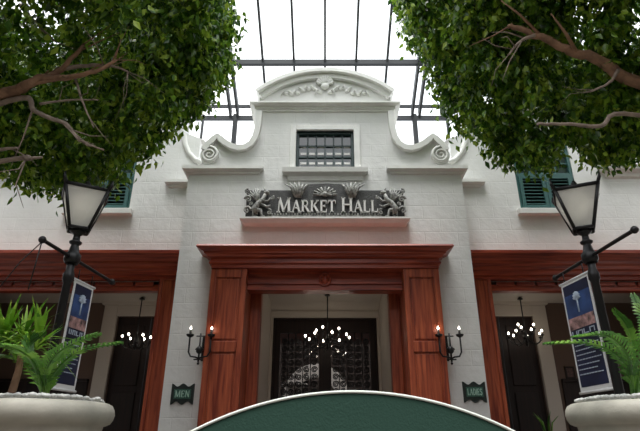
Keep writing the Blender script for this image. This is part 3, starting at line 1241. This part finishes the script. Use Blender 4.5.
for s, txt in ((-1, 'MEN'), (1, 'LADIES')):
    c = at(182.5, 394, YF - .02) if s < 0 else at(474.5, 392, YF - .02)
    hw_, hh_ = .165, .135
    pl = thing('door_plaque', (c.x, YF - .01, c.z - hh_), ('small dark green wall plaque with wavy edge by the left wing passage', 'small dark green wall plaque with wavy edge by the right wing passage')[s > 0], 'sign', 'green plaques beside the central portal')
    pts = []
    nn = 16
    for i in range(nn + 1):
        t = i / nn
        pts.append((c.x - hw_ + 2 * hw_ * t, c.z + hh_ + .022 * math.cos(t * 4 * math.pi) - .01))
    for i in range(nn + 1):
        t = 1 - i / nn
        pts.append((c.x - hw_ + 2 * hw_ * t, c.z - hh_ - .022 * math.cos(t * 4 * math.pi) + .01))
    MB().prism(pts, YF - .03, YF).build('backboard', 'plaque', pl, bevel=.004)
    MB().box(c.x - hw_ * .74, c.x + hw_ * .74, YF - .036, YF - .03, c.z - hh_ * .5, c.z + hh_ * .5).build('inset_panel', 'plaquegreen', pl)
    write(txt, c.x - hw_ * .66, c.x + hw_ * .66, c.z - hh_ * .34, hh_ * .68, YF - .042, YF - .036, 1.0, ()).build('lettering', 'mint', pl)

# ================================================================== CHANDELIERS
def chandelier(px, py, Y, rad, zc_, n, label):
    c = at(px, py, Y)
    ch = thing('chandelier', (c.x, Y, c.z - .1), label, 'chandelier', 'iron candle chandeliers in the entrances')
    MB().lathe([(.05, 0), (.05, .015), (.015, .05)], (c.x, Y, zc_ - .052), 12).build('ceiling_rose', 'iron', ch)
    mb = MB()
    mb.tube([(c.x, Y, zc_ - .03), (c.x, Y, c.z + .1)], .011, 6)
    mb.build('rod', 'iron', ch)
    mb = MB()
    mb.lathe([(.01, -.16), (.03, -.13), (.018, -.09), (.05, -.02), (.03, .05), (.015, .12)], (c.x, Y, c.z), 12)
    mb.build('hub', 'iron', ch)
    tiers = [(rad, 0.0, n)] + ([(rad * .55, .13, n // 2)] if n > 6 else [])
    for r_, dz, k_ in tiers:
        for k in range(k_):
            a = 2 * math.pi * (k + .5 * (dz > 0) + .25) / k_
            ca, sa = math.cos(a), math.sin(a)
            e = lambda f, z: (c.x + ca * r_ * f, Y + sa * r_ * f, c.z + z + dz)
            mb = MB()
            mb.tube([(c.x + ca * .02, Y + sa * .02, c.z - .03), e(.3, -.11), e(.65, -.13), e(.92, -.08), e(1, -.01)], .009, 6)
            mb.lathe([(.008, 0), (.03, .012), (.034, .022)], e(1, -.015), 10)
            ar = mb.build('arm', 'iron', ch)
            MB().lathe([(.011, 0), (.011, .05)], e(1, .005), 8).build('candle', 'candle', ar)
            MB().lathe([(.005, 0), (.017, .012), (.016, .028), (.003, .045)], e(1, .056), 10).build('bulb', 'bulb', ar)
    return ch


chandelier(327.5, 341, 9.4, .40, vz, 8, 'iron candle chandelier hanging before the central glazed doors')
chandelier(136, 341, 9.4, .24, pz, 6, 'iron candle chandelier hanging in the passage left of the central block')
chandelier(526, 337, 9.4, .29, pz, 7, 'iron candle chandelier hanging in the passage right of the central block')

# framed picture on the passage wall
c = at(570, 372.5, PB - .02)
pf = thing('picture_frame', (c.x, PB - .02, c.z - .1), 'small dark framed picture on the wall of the right passage', 'picture')
hw_, hh_ = .085, .105
mb = MB()
mb.box(c.x - hw_, c.x - hw_ + .025, PB - .03, PB, c.z - hh_, c.z + hh_)
mb.box(c.x + hw_ - .025, c.x + hw_, PB - .03, PB, c.z - hh_, c.z + hh_)
mb.box(c.x - hw_ + .025, c.x + hw_ - .025, PB - .03, PB, c.z - hh_, c.z - hh_ + .025)
mb.box(c.x - hw_ + .025, c.x + hw_ - .025, PB - .03, PB, c.z + hh_ - .025, c.z + hh_)
mb.build('frame', 'darkwood', pf)
MB().box(c.x - hw_ + .025, c.x + hw_ - .025, PB - .015, PB, c.z - hh_ + .025, c.z + hh_ - .025).build('print', 'picture', pf)

# pedestal table seen through the glazed doors
c = at(295, 384, 11.8)
tb = thing('pedestal_table', (c.x, 11.8, 0), 'white pedestal table standing inside the hall behind the glazed doors', 'table')
MB().lathe([(.30, 0), (.30, .035), (.27, .05)], (c.x, 11.8, c.z - .05), 28).build('tabletop', 'hallwhite', tb)
MB().lathe([(.22, 0), (.2, .04), (.09, .1), (.07, .4), (.10, c.z * .6), (.16, c.z - .05)], (c.x, 11.8, 0), 20).build('pedestal', 'hallwhite', tb)
hl = bpy.data.lights.new('hall_fill_light', 'AREA')  # added fill lamp without a fixture, brightens the archway and table
hl.energy = 22
hl.size = 1.2
hlo = bpy.data.objects.new('hall_fill_light', hl)
COL.objects.link(hlo)
hlo.location = (0, 11.9, 4.1)
hlo.rotation_euler = (R(28), 0, 0)

# spiky potted plant at the foot of the right passage
c = at(546, 420, 8.95)
sp = thing('spiky_plant', (c.x, 8.95, 0), 'spiky pale leaved plant in a pot in the right passage', 'plant')
MB().lathe([(.14, 0), (.16, .05), (.2, c.z - .25), (.22, c.z - .25), (.22, c.z - .2), (.18, c.z - .2)], (c.x, 8.95, 0), 20).build('pot', 'stone', sp)
mb = MB()
for k in range(7):
    a = 2.4 * k
    L = .26 + .08 * ((k * 7) % 5) / 5
    sx_ = .22 * math.sin(k * 1.9)
    mb.tube([(c.x + .05 * math.cos(a), 8.95 + .05 * math.sin(a), c.z - .22), (c.x + .09 * math.cos(a), 8.95 + .09 * math.sin(a), c.z - .2 + L * .6), (c.x + .2 * math.cos(a), 8.95 + .2 * math.sin(a), c.z - .2 + L)], [.014, .011, .002], 4)
mb.build('leaves', 'palm', sp)

# ================================================================== GREEN CANOPY IN FRONT
YC = 3.0
pc = at(352, 391.8, YC)
dC = YC * CP + (pc.z - EYE) * SP
Rc = 350 / F * dC
cz = pc.z - Rc
ha = 34
gc = thing('market_canopy', (pc.x, YC + .65, 0), 'dark green arched canvas canopy with pale piping in front of the entrance', 'canopy')
nA = 40
pts = arc(pc.x, cz, Rc, 90 + ha, 90 - ha, nA)
zbot = pts[0][1]
poly = pts + [(pts[-1][0], zbot - .22), (pts[0][0], zbot - .22)]
MB().prism([(x, z - .006) for x, z in poly], YC + 1.28, YC + 1.3).build('end_panel', 'canvas', gc)
MB().prism([(x, z - .006) for x, z in poly], YC, YC + .02).build('end_panel', 'canvas', gc)
mb = MB()
inn = arc(pc.x, cz, Rc - .012, 90 + ha, 90 - ha, nA)
for i in range(nA):
    mb.prism([pts[i], pts[i + 1], inn[i + 1], inn[i]], YC, YC + 1.3)
mb.build('canvas_top', 'canvas', gc)
for yy in (YC, YC + 1.3):
    MB().tube([(x, yy, z) for x, z in pts], .008, 6).build('piping', 'piping', gc)
for xx in (pts[0][0] + .03, pts[-1][0] - .03):
    for yy in (YC + .04, YC + 1.26):
        MB().tube([(xx, yy, 0), (xx, yy, zbot)], .022, 8).build('post', 'iron', gc)

# ================================================================== STREET LAMPS AND BANNERS
def street_lamp(s, off, py, Y, arm_px, label):
    base = at(CX + off, py, Y)
    X = base.x
    zl0, zl1 = zat(230, Y), zat(194, Y)
    lm = thing('street_lamp', (X, Y, 0), label, 'street lamp', 'black lantern street lamps flanking the entrance')
    zcol = zat(arm_px[1][1], Y)
    mb = MB()
    mb.lathe([(.16, 0), (.16, .12), (.11, .2), (.085, .45), (.09, .5), (.055, .56), (.045, 1.2), (.036, zcol - .25), (.052, zcol - .22), (.052, zcol - .17), (.036, zcol - .12), (.034, zcol + .12)], (X, Y, 0), 16)
    mb.build('post', 'iron', lm)
    mb = MB()
    hz = zl0 - zcol
    mb.lathe([(.06, -.06), (.075, -.03), (.075, .03), (.05, .06), (.038, .12), (.033, hz * .45), (.055, hz * .5), (.06, hz * .56), (.035, hz * .62), (.03, hz * .8), (.065, hz * .88), (.075, hz * .93), (.04, hz * .97), (.06, hz)], (X, Y, zcol), 14)
    mb.build('collar', 'iron', lm)
    # arm: level bar, slanting in plan towards the courtyard
    p0 = atz(*arm_px[0], zcol)
    p2 = atz(*arm_px[2], zcol)
    dirv = Vector((p2.x - p0.x, p2.y - p0.y, 0)).normalized()
    L0 = (Vector((p0.x, p0.y, 0)) - Vector((X, Y, 0))).length
    L2 = (Vector((p2.x, p2.y, 0)) - Vector((X, Y, 0))).length
    A = Vector((X, Y, zcol)) - dirv * L0
    B = Vector((X, Y, zcol)) + dirv * L2
    mb = MB()
    mb.tube([A, A + dirv * .04, B - dirv * .05, B], [.022, .018, .018, .024], 8)
    mb.ball(A, .034)
    mb.ball(B, .034)
    mb.build('cross_arm', 'iron', lm)
    # lantern: square, wide at the top, turned a little
    rot = R(28) if s < 0 else R(-24)
    wb, wt = .085, .195
    zt_ = zl1
    cs = []
    for k in range(4):
        a = rot + R(45 + 90 * k)
        cs.append((math.cos(a), math.sin(a)))
    q2 = math.sqrt(2)
    bot = [Vector((X + cx_ * wb * q2, Y + cy_ * wb * q2, zl0)) for cx_, cy_ in cs]
    tp = [Vector((X + cx_ * wt * q2, Y + cy_ * wt * q2, zt_)) for cx_, cy_ in cs]
    mb = MB()
    for k in range(4):
        mb.tube([bot[k], tp[k]], .017, 6)
        mb.tube([bot[k], bot[(k + 1) % 4]], .018, 6)
        mb.tube([tp[k], tp[(k + 1) % 4]], .020, 6)
        mb.tube([tp[k], tp[k] + Vector((cs[k][0] * .03, cs[k][1] * .03, .05)), tp[k] + Vector((cs[k][0] * .035, cs[k][1] * .035, .10))], [.02, .018, .006], 6)
    # floor plate
    mb.add(bot, [(0, 1, 2, 3)])
    lf = mb.build('lantern_frame', 'iron', lm)
    for k in range(4):
        a, b, c_, d_ = bot[k], bot[(k + 1) % 4], tp[(k + 1) % 4], tp[k]
        nrm = (b - a).cross(d_ - a).normalized() * .004
        mb = MB()
        mb.add([a, b, c_, d_, a + nrm, b + nrm, c_ + nrm, d_ + nrm], [(0, 1, 2, 3), (4, 7, 6, 5), (0, 4, 5, 1), (1, 5, 6, 2), (2, 6, 7, 3), (3, 7, 4, 0)])
        mb.build('glass_panel', 'lampglass', lf)
    MB().ball((X, Y, zl0 + .19), .045, (1, 1, 1.3)).build('bulb', 'lampbulb', lf)
    pl_ = bpy.data.lights.new('lantern_light', 'POINT')
    pl_.energy = 1.2
    pl_.shadow_soft_size = .05
    pl_.color = (1, .94, .84)
    po = bpy.data.objects.new('lantern_light', pl_)
    COL.objects.link(po)
    po.location = (X, Y, zl0 + .30)
    mb = MB()
    r1 = [Vector((X + cx_ * wt * q2 * 1.04, Y + cy_ * wt * q2 * 1.04, zt_ + .015)) for cx_, cy_ in cs]
    r2 = [Vector((X + cx_ * .07, Y + cy_ * .07, zt_ + .07)) for cx_, cy_ in cs]
    mb.add(r1 + r2, [(0, 1, 5, 4), (1, 2, 6, 5), (2, 3, 7, 6), (3, 0, 4, 7), (4, 5, 6, 7), (3, 2, 1, 0)])
    mb.lathe([(.05, .06), (.055, .08), (.03, .10), (.03, .12), (.01, .15)], (X, Y, zt_), 12)
    mb.build('lantern_roof', 'iron', lm)
    return lm, X, Y, zcol, dirv, A, B


LY = 4.75
lamps = []
lamps.append(street_lamp(-1, -243, 212, LY, ((38, 240), (70, 258), (108, 282)), 'black street lamp with square lantern, its arm above the left planter'))
lamps.append(street_lamp(1, 254, 208, LY, ((640, 230), (590, 257), (560, 278)), 'black street lamp with square lantern, its arm above the right planter'))
# cords hanging from the outer end of the left arm
A = lamps[0][5]
mb = MB()
mb.tube([A + Vector((0, 0, -.02)), A + Vector((-.02, 0, -.45))], .006, 5)
mb.tube([A + Vector((0, 0, -.02)), A + Vector((-.16, .02, -.2)), A + Vector((-.30, .03, -.45))], .005, 5)
mb.build('hanging_cord', 'iron', bpy.data.objects['street_lamp'])


def banner(s, tl, tr, py_bot, label, zcol):
    zt_ = zcol - .13
    a = atz(*tl, zt_)
    b = atz(*tr, zt_)
    if b.x < a.x:
        a, b = b, a
    # width direction and local frame
    d = Vector((b.x - a.x, b.y - a.y, 0))
    W = d.length
    d.normalize()
    n = Vector((d.y, -d.x, 0))
    mid = (a + b) / 2
    H = zt_ - zat(py_bot, mid.y)
    bn = thing('banner', (mid.x, mid.y, zt_ - H), label, 'banner', 'blue banners hung from the lamp arms')
    Mx = Matrix(((d.x, -n.x, 0, mid.x), (d.y, -n.y, 0, mid.y), (0, 0, 1, zt_ - H), (0, 0, 0, 1)))
    # local: x across, y away from the viewer, z up from the lower edge
    g = .028
    mb = MB()
    mb.box(-W / 2, W / 2, -.004, .004, 0, H, Mx)
    mb.build('cloth', 'white', bn)
    for zz in (0.0, H):
        mb = MB()
        mb.tube([Mx @ Vector((-W / 2 - .02, 0, zz)), Mx @ Vector((W / 2 + .02, 0, zz))], .014, 8)
        mb.build('rail', 'white', bn)
    for xx in (-W * .35, W * .35):
        mb = MB()
        mb.tube([Mx @ Vector((xx, 0, H)), Mx @ Vector((xx, 0, H + .115))], .006, 6)
        mb.build('hanger', 'iron', bn)
    mb = MB()
    mb.box(-W / 2 + g, W / 2 - g, -.007, .007, .05, H - .035, Mx)
    pr = mb.build('print', 'navy', bn)
    mb = MB()
    mb.box(-W / 2 + g, W / 2 - g, -.009, .009, H * .56, H - .14, Mx)
    mb.build('blue_field', 'blue', pr)
    f1 = -.012
    mb = MB()
    ez = H * .80                                              # pale tree-like emblem
    mb.tube([Mx @ Vector((0, f1, ez - .12)), Mx @ Vector((0, f1, ez + .02))], .008, 6)
    for k in range(7):
        t = R(-10 + 200 * k / 6)
        mb.tube([Mx @ Vector((0, f1, ez)), Mx @ Vector((.05 * math.cos(t), f1, ez + .035 + .05 * math.sin(t)))], [.005, .013], 6)
    mb.build('emblem', 'greyblue', pr)
    mb = MB()
    rr_ = random.Random(3)
    mb.box(-W / 2 + g, W / 2 - g, -.011, -.009, H * .55, H * .655, Mx)
    mb.build('crowd_picture', 'skin', pr)
    mb = MB()
    x = -W / 2 + g + .02
    for k in range(4):                                        # a large pale word, then small lines of print
        wl = (W - 2 * g - .04) / 4
        mb.box(x + .004, x + .018, f1, -.009, H * .49, H * .535, Mx)
        mb.box(x + .004, x + wl - .01, f1, -.009, H * (.525 if k % 2 else .49), H * (.535 if k % 2 else .50), Mx)
        if k != 2:
            mb.box(x + wl - .022, x + wl - .01, f1, -.009, H * .49, H * .535, Mx)
        x += wl
    mb.build('large_word', 'greyblue', pr)
    for k in range(7):
        mb = MB()
        zz = H * (.40 - k * .042)
        xl = -W / 2 + g + .02
        while xl < W / 2 - g - .04 - .03 * (k % 3):
            L = .015 + .03 * rr_.random()
            mb.box(xl, min(xl + L, W / 2 - g - .02), f1 + .003, -.007, zz, zz + .009, Mx)
            xl += L + .008
        mb.build('text_line', 'greyblue', pr)
    return bn


banner(-1, (75, 279), (93.5, 288), 390, 'narrow blue banner with white edge beside the left lamp post', lamps[0][3])
banner(1, (561, 285.5), (588, 272), 391, 'narrow blue banner with white edge beside the right lamp post', lamps[1][3])

# ================================================================== PLANTERS AND PALMS
def planter(s, off_tip, off_c, label, lab2):
    Y = 4.0
    z1 = zat(397.5, Y - .47)
    c = at(CX + s * off_c, 400, Y)
    rad = abs(at(CX + s * off_c, 405, Y).x - at(CX + s * off_tip, 405, Y).x)
    pn = thing('planter', (c.x, Y, 0), label, 'planter', 'stone bowl planters flanking the entrance')
    k = rad
    prof = [(k * .84, z1 - .05), (k * .86, z1 - .008), (k * .90, z1), (k * .95, z1 - .012), (k * .985, z1 - .04), (k, z1 - .075), (k * .985, z1 - .11), (k * .95, z1 - .138), (k * .90, z1 - .15), (k * .86, z1 - .155), (k * .85, z1 - .19),
            (k * .82, z1 - .28), (k * .70, z1 - .45), (k * .5, z1 - .58), (k * .36, z1 - .65)]
    MB().lathe(prof, (c.x, Y, 0), 48).build('bowl', 'stone', pn)
    zz = z1 - .64
    MB().lathe([(k * .85, 0), (k * .85, .1), (k * .75, .16), (k * .5, .24), (k * .42, .5), (k * .40, zz - .12), (k * .5, zz - .06), (k * .36, zz)], (c.x, Y, 0), 40).build('pedestal', 'stone', pn)
    rg = random.Random(11 + s)
    mb = MB()
    mb.lathe([(k * .83, z1 - .04), (k * .6, z1 - .01), (.01, z1 + .01)], (c.x, Y, 0), 24)
    for i in range(420):
        a = rg.random() * 6.283
        rr = k * .84 * math.sqrt(rg.random())
        r0 = .010 + .014 * rg.random()
        mb.ball((c.x + rr * math.cos(a), Y + rr * math.sin(a), z1 + .012 + .03 * (1 - rr / k) + r0 * .3), r0, (1.2, 1, .75), 6, 4)
    tag(mb.build('pebbles', 'pebble', loc=(c.x, Y, z1 - .05)), lab2, 'pebbles', None, 'stuff')
    return c, rad, z1


def frond(root, pts, wid, parent, seed, nl=26, mat='palm'):
    """one pinnate palm leaf: rib and rows of leaflets"""
    rg = random.Random(seed)
    pts = [Vector(p) for p in pts]
    # Catmull-Rom resample
    path = []
    P_ = [pts[0]] + pts + [pts[-1]]
    for i in range(1, len(P_) - 2):
        for k in range(10):
            t = k / 10
            p0, p1, p2, p3 = P_[i - 1:i + 3]
            path.append(.5 * ((2 * p1) + (p2 - p0) * t + (2 * p0 - 5 * p1 + 4 * p2 - p3) * t * t + (3 * p1 - p0 - 3 * p2 + p3) * t ** 3))
    path.append(pts[-1])
    m = len(path)
    mb = MB()
    mb.tube(path, [.011 * (1 - .8 * i / m) + .002 for i in range(m)], 6)
    for j in range(nl):
        f = .16 + .84 * j / (nl - 1)
        i = min(int(f * (m - 1)), m - 2)
        p = path[i].lerp(path[i + 1], f * (m - 1) - i)
        d = (path[i + 1] - path[max(i - 1, 0)]).normalized()
        side = d.cross(Vector((0, 0, 1)))
        if side.length < 1e-3:
            side = Vector((1, 0, 0))
        side.normalize()
        L = wid * (math.sin(math.pi * min(1, .12 + f * .82)) ** .7) * (.9 + .2 * rg.random())
        for q in (-1, 1):
            dr = (side * q * .8 + d * .75 + Vector((0, 0, .18 - .1 * rg.random()))).normalized()
            e = p + dr * L - Vector((0, 0, L * .18))
            mm = p + dr * L * .5 + Vector((0, 0, .01))
            wv = d * (.014 + .004 * rg.random())
            mb.add([p - wv * .5, p + wv * .5, mm + wv, e, mm - wv], [(0, 1, 2, 4), (4, 2, 3)])
    return mb.build('frond', mat, parent, fix=False)


cL, rL, zL = planter(-1, 212, 280, 'wide pale stone bowl planter on pedestal below the left lamp', 'white pebbles mulching the left bowl planter')
cR, rR, zR = planter(1, 243, 311, 'wide pale stone bowl planter on pedestal below the right lamp', 'white pebbles mulching the right bowl planter')

pm = thing('potted_palm', (cL.x, 4.0, zL), 'green palm with long fronds growing in the left bowl planter', 'palm', 'palms in the bowl planters')
b0 = Vector((cL.x + .02, 4.0, zL))
def W_(px, py, Y):
    return at(px, py, Y)
frs = [
    [b0, W_(52, 376, 3.95), W_(78, 352, 3.9), W_(119, 343.5, 3.85)],
    [b0, W_(46, 372, 3.85), W_(62, 350, 3.7), W_(96, 335, 3.6)],
    [b0, W_(36, 366, 3.9), W_(30, 345, 3.9), W_(42, 334, 3.9)],
    [b0, W_(35, 366, 3.8), W_(22, 352, 3.6), W_(5, 346, 3.5)],
    [b0, W_(30, 370, 4.2), W_(10, 358, 4.3), W_(-20, 356, 4.4)],
]
for i, fp in enumerate(frs):
    frond(b0, fp, .12, pm, 20 + i, 24)
pm = thing('potted_palm', (cR.x, 4.0, zR), 'green palm with long fronds growing in the right bowl planter', 'palm', 'palms in the bowl planters')
b0 = Vector((cR.x - .02, 4.0, zR))
frs = [
    [b0, W_(624, 362, 3.9), W_(592, 344, 3.8), W_(547, 344, 3.75)],
    [b0, W_(628, 358, 3.8), W_(608, 336, 3.65), W_(576, 337, 3.55)],
    [b0, W_(634, 352, 4.0), W_(628, 328, 4.0), W_(616, 312, 4.0)],
    [b0, W_(644, 350, 4.1), W_(646, 322, 4.2), W_(634, 296, 4.3)],
    [b0, W_(644, 352, 3.8), W_(655, 330, 3.6), W_(672, 325, 3.5)],
    [b0, W_(650, 365, 4.2), W_(670, 350, 4.3), W_(690, 352, 4.4)],
]
for i, fp in enumerate(frs):
    frond(b0, fp, .12, pm, 40 + i, 24)

# strap-leaved rosette behind the left palm
cx_, cy_ = at(22, 345, 4.15).x, 4.15
dr_ = thing('dracaena', (cx_, cy_, zL), 'bright green plant with spiky strap leaves behind the left palm', 'plant')
zc_ = zat(338, 4.15)
MB().tube([(cx_, cy_, zL), (cx_ + .02, cy_, (zL + zc_) / 2), (cx_, cy_, zc_)], [.03, .026, .02], 8).build('stem', 'bark', dr_)
rg = random.Random(8)
for hd, (hx_, hz_) in enumerate(((0, 0), (-.16, .02), (.12, -.03))):
    mb = MB()
    mb.tube([(cx_, cy_, zc_ - .18), (cx_ + hx_, cy_, zc_ + hz_)], .016, 6)
    for k in range(46):
        a = rg.random() * 6.283
        el = R(-5 + 80 * rg.random())
        L = .24 + .16 * rg.random()
        d0 = Vector((math.cos(a) * math.cos(el), math.sin(a) * math.cos(el), math.sin(el)))
        p = Vector((cx_ + hx_, cy_, zc_ + hz_ - .08 + .12 * rg.random()))
        sd = d0.cross(Vector((0, 0, 1))).normalized()
        pts_ = [p + d0 * L * t - Vector((0, 0, .16 * t * t * (1.2 - math.sin(el)))) for t in (0, .35, .7, 1)]
        ws = (.006, .014, .010, .001)
        vs = []
        for pp_, w_ in zip(pts_, ws):
            vs += [pp_ - sd * w_, pp_ + sd * w_]
        mb.add(vs, [(0, 1, 3, 2), (2, 3, 5, 4), (4, 5, 7, 6)])
    mb.build('leaf_rosette', 'strap', dr_, fix=False)

# ================================================================== OVERHANGING FICUS TREES
def leaves_mesh(name, C, RAD, hollows, n, seed, parent, mat='ficus', flat=1.0):
    g = np.random.default_rng(seed)
    # twig ends spread through the outer shell of the crown, thicker on the side towards the court
    nc = 1000
    cen = []
    inward = -1.0 if C[0] > 0 else 1.0
    while len(cen) < nc:
        d = g.normal(size=3)
        d /= np.linalg.norm(d)
        wgt = 0.45 + 0.55 * (0.5 + 0.5 * (d[0] * inward * .55 - d[2] * .6 - d[1] * .1))
        if g.random() > wgt:
            continue
        r = RAD * (1.0 - .42 * g.random() ** 1.6)
        r *= 1 + .05 * math.sin(5 * d[0] + 3 * d[1] + seed) + .05 * math.sin(7 * d[2] - 4 * d[1] + seed)
        cen.append(np.array(C) + d * r)
    cen = np.array(cen)
    idx = g.integers(0, nc, n)
    pos = cen[idx] + g.normal(size=(n, 3)) * np.array([.095, .095, .13])
    keep = np.ones(n, bool)
    for hc, hr in hollows:
        keep &= np.linalg.norm((pos - np.array(hc)) / np.array(hr), axis=1) > 1 + .12 * g.normal(size=n)
    keep &= pos[:, 1] < 7.85
    pos = pos[keep]
    n = len(pos)
    # hanging leaf axis, broad side turned at random
    ax_ = np.stack([g.normal(size=n) * .55, g.normal(size=n) * .55, -np.abs(g.normal(size=n) * .5) - .45], 1)
    ax_ /= np.linalg.norm(ax_, axis=1)[:, None]
    rnd = g.normal(size=(n, 3))
    sd = np.cross(ax_, rnd)
    sd /= np.linalg.norm(sd, axis=1)[:, None]
    nr = np.cross(ax_, sd)
    L = (.085 + .05 * g.random(n))[:, None]
    Wd = L * .27
    v = np.empty((n, 6, 3))
    v[:, 0] = pos
    v[:, 1] = pos + ax_ * L * .40 + sd * Wd + nr * L * .05
    v[:, 2] = pos + ax_ * L * .40 - sd * Wd + nr * L * .05
    v[:, 3] = pos + ax_ * L * .42
    v[:, 4] = pos + ax_ * L * .98 - nr * L * .10
    v[:, 5] = pos + ax_ * L * .75 + sd * Wd * .45
    v = v[:, [0, 1, 5, 4, 2, 3]]
    off = np.array(world_of(parent))
    co = (v - off).reshape(-1, 3)
    base = (np.arange(n) * 6)[:, None]
    # two blades folded on the midrib: 0 base, 1 right, 2 right tip, 3 tip, 4 left, 5 midrib
    fa = (base + np.array([0, 5, 2, 1])).reshape(-1)
    fb = (base + np.array([5, 3, 2, 5])[:3]).reshape(-1)
    fc = (base + np.array([0, 4, 3, 5])).reshape(-1)
    loops = np.concatenate([fa, fc, fb]).astype(np.int32)
    tot = np.concatenate([np.full(n, 4), np.full(n, 4), np.full(n, 3)]).astype(np.int32)
    st = np.concatenate([[0], np.cumsum(tot)[:-1]]).astype(np.int32)
    me = bpy.data.meshes.new(name)
    me.vertices.add(len(co))
    me.vertices.foreach_set('co', co.astype(np.float32).reshape(-1))
    me.loops.add(len(loops))
    me.loops.foreach_set('vertex_index', loops)
    me.polygons.add(len(tot))
    me.polygons.foreach_set('loop_start', st)
    me.polygons.foreach_set('loop_total', tot)
    me.update(calc_edges=True)
    me.materials.append(M[mat])
    o = bpy.data.objects.new(name, me)
    COL.objects.link(o)
    o.parent = parent
    return o


def branch(parent, pts, r0, r1, mat, seed, twigs=0):
    rg = random.Random(seed)
    pts = [Vector(p) for p in pts]
    path = []
    P_ = [pts[0]] + pts + [pts[-1]]
    for i in range(1, len(P_) - 2):
        for k in range(6):
            t = k / 6
            p0, p1, p2, p3 = P_[i - 1:i + 3]
            q = .5 * ((2 * p1) + (p2 - p0) * t + (2 * p0 - 5 * p1 + 4 * p2 - p3) * t * t + (3 * p1 - p0 - 3 * p2 + p3) * t ** 3)
            path.append(q + Vector((rg.uniform(-1, 1), rg.uniform(-1, 1), rg.uniform(-1, 1))) * r0 * .22)
    path.append(pts[-1])
    m = len(path)
    mb = MB()
    mb.tube(path, [r0 + (r1 - r0) * i / (m - 1) for i in range(m)], 8)
    for k in range(twigs):
        i = rg.randrange(m // 3, m)
        p = path[i]
        d = (path[min(i + 1, m - 1)] - path[max(i - 1, 0)]).normalized()
        e = (d + Vector((rg.uniform(-1, 1), rg.uniform(-1, 1), rg.uniform(-.8, .9))) * .9).normalized()
        L = rg.uniform(.25, .6)
        m1 = p + e * L * .5 + Vector((rg.uniform(-1, 1), rg.uniform(-1, 1), rg.uniform(-1, 1))) * .05
        rr = (r0 + (r1 - r0) * i / m) * .45
        mb.tube([p, m1, p + e * L], [rr, rr * .7, rr * .25], 6)
    return mb.build('branch', mat, parent)


CL, RL_ = (-3.64, 4.7, 6.70), 2.55
CRt, RR_ = (3.55, 4.7, 7.1), 2.55
HOL = [(tuple(at(50, 85, 3.6)), (1.25, 1.2, 1.25)), (tuple(at(45, 150, 3.9)), (.9, .9, .75))]
HOR = [(tuple(at(585, 55, 3.5)), (1.05, 1.2, .9)), (tuple(at(590, 110, 3.7)), (.85, .9, .6))]
tl = thing('ficus_tree', (-5.1, 4.4, 0), 'tree hanging over the left lamp, its bare branches spreading under dark leaves', 'tree', 'leafy trees overhanging the court')
trk = MB()
trk.tube([(-5.1, 4.4, 0), (-5.08, 4.4, 1.2), (-5.0, 4.4, 2.8), (-4.9, 4.4, 4.2), (-4.6, 4.5, 5.6), (-4.2, 4.6, 6.9)], [.22, .17, .15, .14, .11, .06], 12)
trk.build('trunk', 'bark', tl)
T0 = Vector((-4.92, 4.4, 4.0))
Yb = 4.15
branch(tl, [T0, at(5, 93, 4.3), at(30, 83, Yb), at(62, 68, Yb), at(84, 44, Yb)], .075, .016, 'bark', 1, 4)
branch(tl, [at(40, 79, Yb), at(70, 77, Yb - .05), at(98, 70, Yb - .1), at(116, 60, Yb - .1)], .036, .012, 'bark', 2, 7)
branch(tl, [at(58, 69, Yb), at(84, 66, Yb + .05), at(112, 66, Yb), at(128, 72, Yb)], .026, .008, 'twig', 3, 5)
branch(tl, [T0 + Vector((0, 0, -.3)), at(8, 101, 4.3), at(35, 112, Yb), at(66, 124, Yb), at(80, 140, Yb), at(104, 150, Yb)], .034, .008, 'twig', 4, 5)
branch(tl, [T0 + Vector((0, 0, -.6)), at(8, 160, 4.3), at(26, 159, Yb), at(42, 157, Yb)], .03, .012, 'twig', 5, 2)
branch(tl, [at(-5, 150, 4.3), at(18, 148, Yb)], .02, .01, 'twig', 6, 1)
branch(tl, [at(20, 5, Yb), at(38, 25, Yb), at(56, 42, Yb)], .022, .008, 'twig', 7, 1)
branch(tl, [at(75, 78, Yb), at(84, 105, Yb), at(94, 128, Yb)], .014, .006, 'twig', 8, 2)
branch(tl, [at(40, 104, Yb), at(70, 100, Yb), at(98, 100, Yb)], .014, .006, 'twig', 9, 2)
leaves_mesh('foliage', CL, RL_, HOL, 125000, 5, tl)

tr = thing('ficus_tree', (5.1, 4.4, 0), 'tree hanging over the right lamp with thick bare bough among bright green leaves', 'tree', 'leafy trees overhanging the court')
trk = MB()
trk.tube([(5.1, 4.4, 0), (5.08, 4.4, 1.2), (5.0, 4.4, 2.8), (4.9, 4.4, 4.2), (4.6, 4.5, 5.6), (4.2, 4.6, 6.9)], [.22, .17, .15, .14, .11, .06], 12)
trk.build('trunk', 'bark', tr)
T1 = Vector((4.9, 4.4, 4.1))
branch(tr, [T1, at(640, 82, 4.2), at(600, 61, 4.1), at(565, 48, 4.05), at(532, 34, 4.0), at(508, 27, 4.0)], .075, .022, 'bark', 11, 3)
branch(tr, [T1 + Vector((0, 0, -.4)), at(640, 115, 4.2), at(600, 126, 4.0), at(570, 124, 4.0), at(537, 124, 3.95)], .026, .012, 'twig', 12, 0)
branch(tr, [at(618, 70, 4.1), at(610, 82, 4.0), at(590, 92, 4.0)], .02, .006, 'twig', 13, 4)
branch(tr, [at(535, 35, 4.0), at(520, 42, 3.95), at(508, 55, 3.95)], .022, .008, 'twig', 14, 6)
leaves_mesh('foliage', CRt, RR_, HOR, 125000, 9, tr)
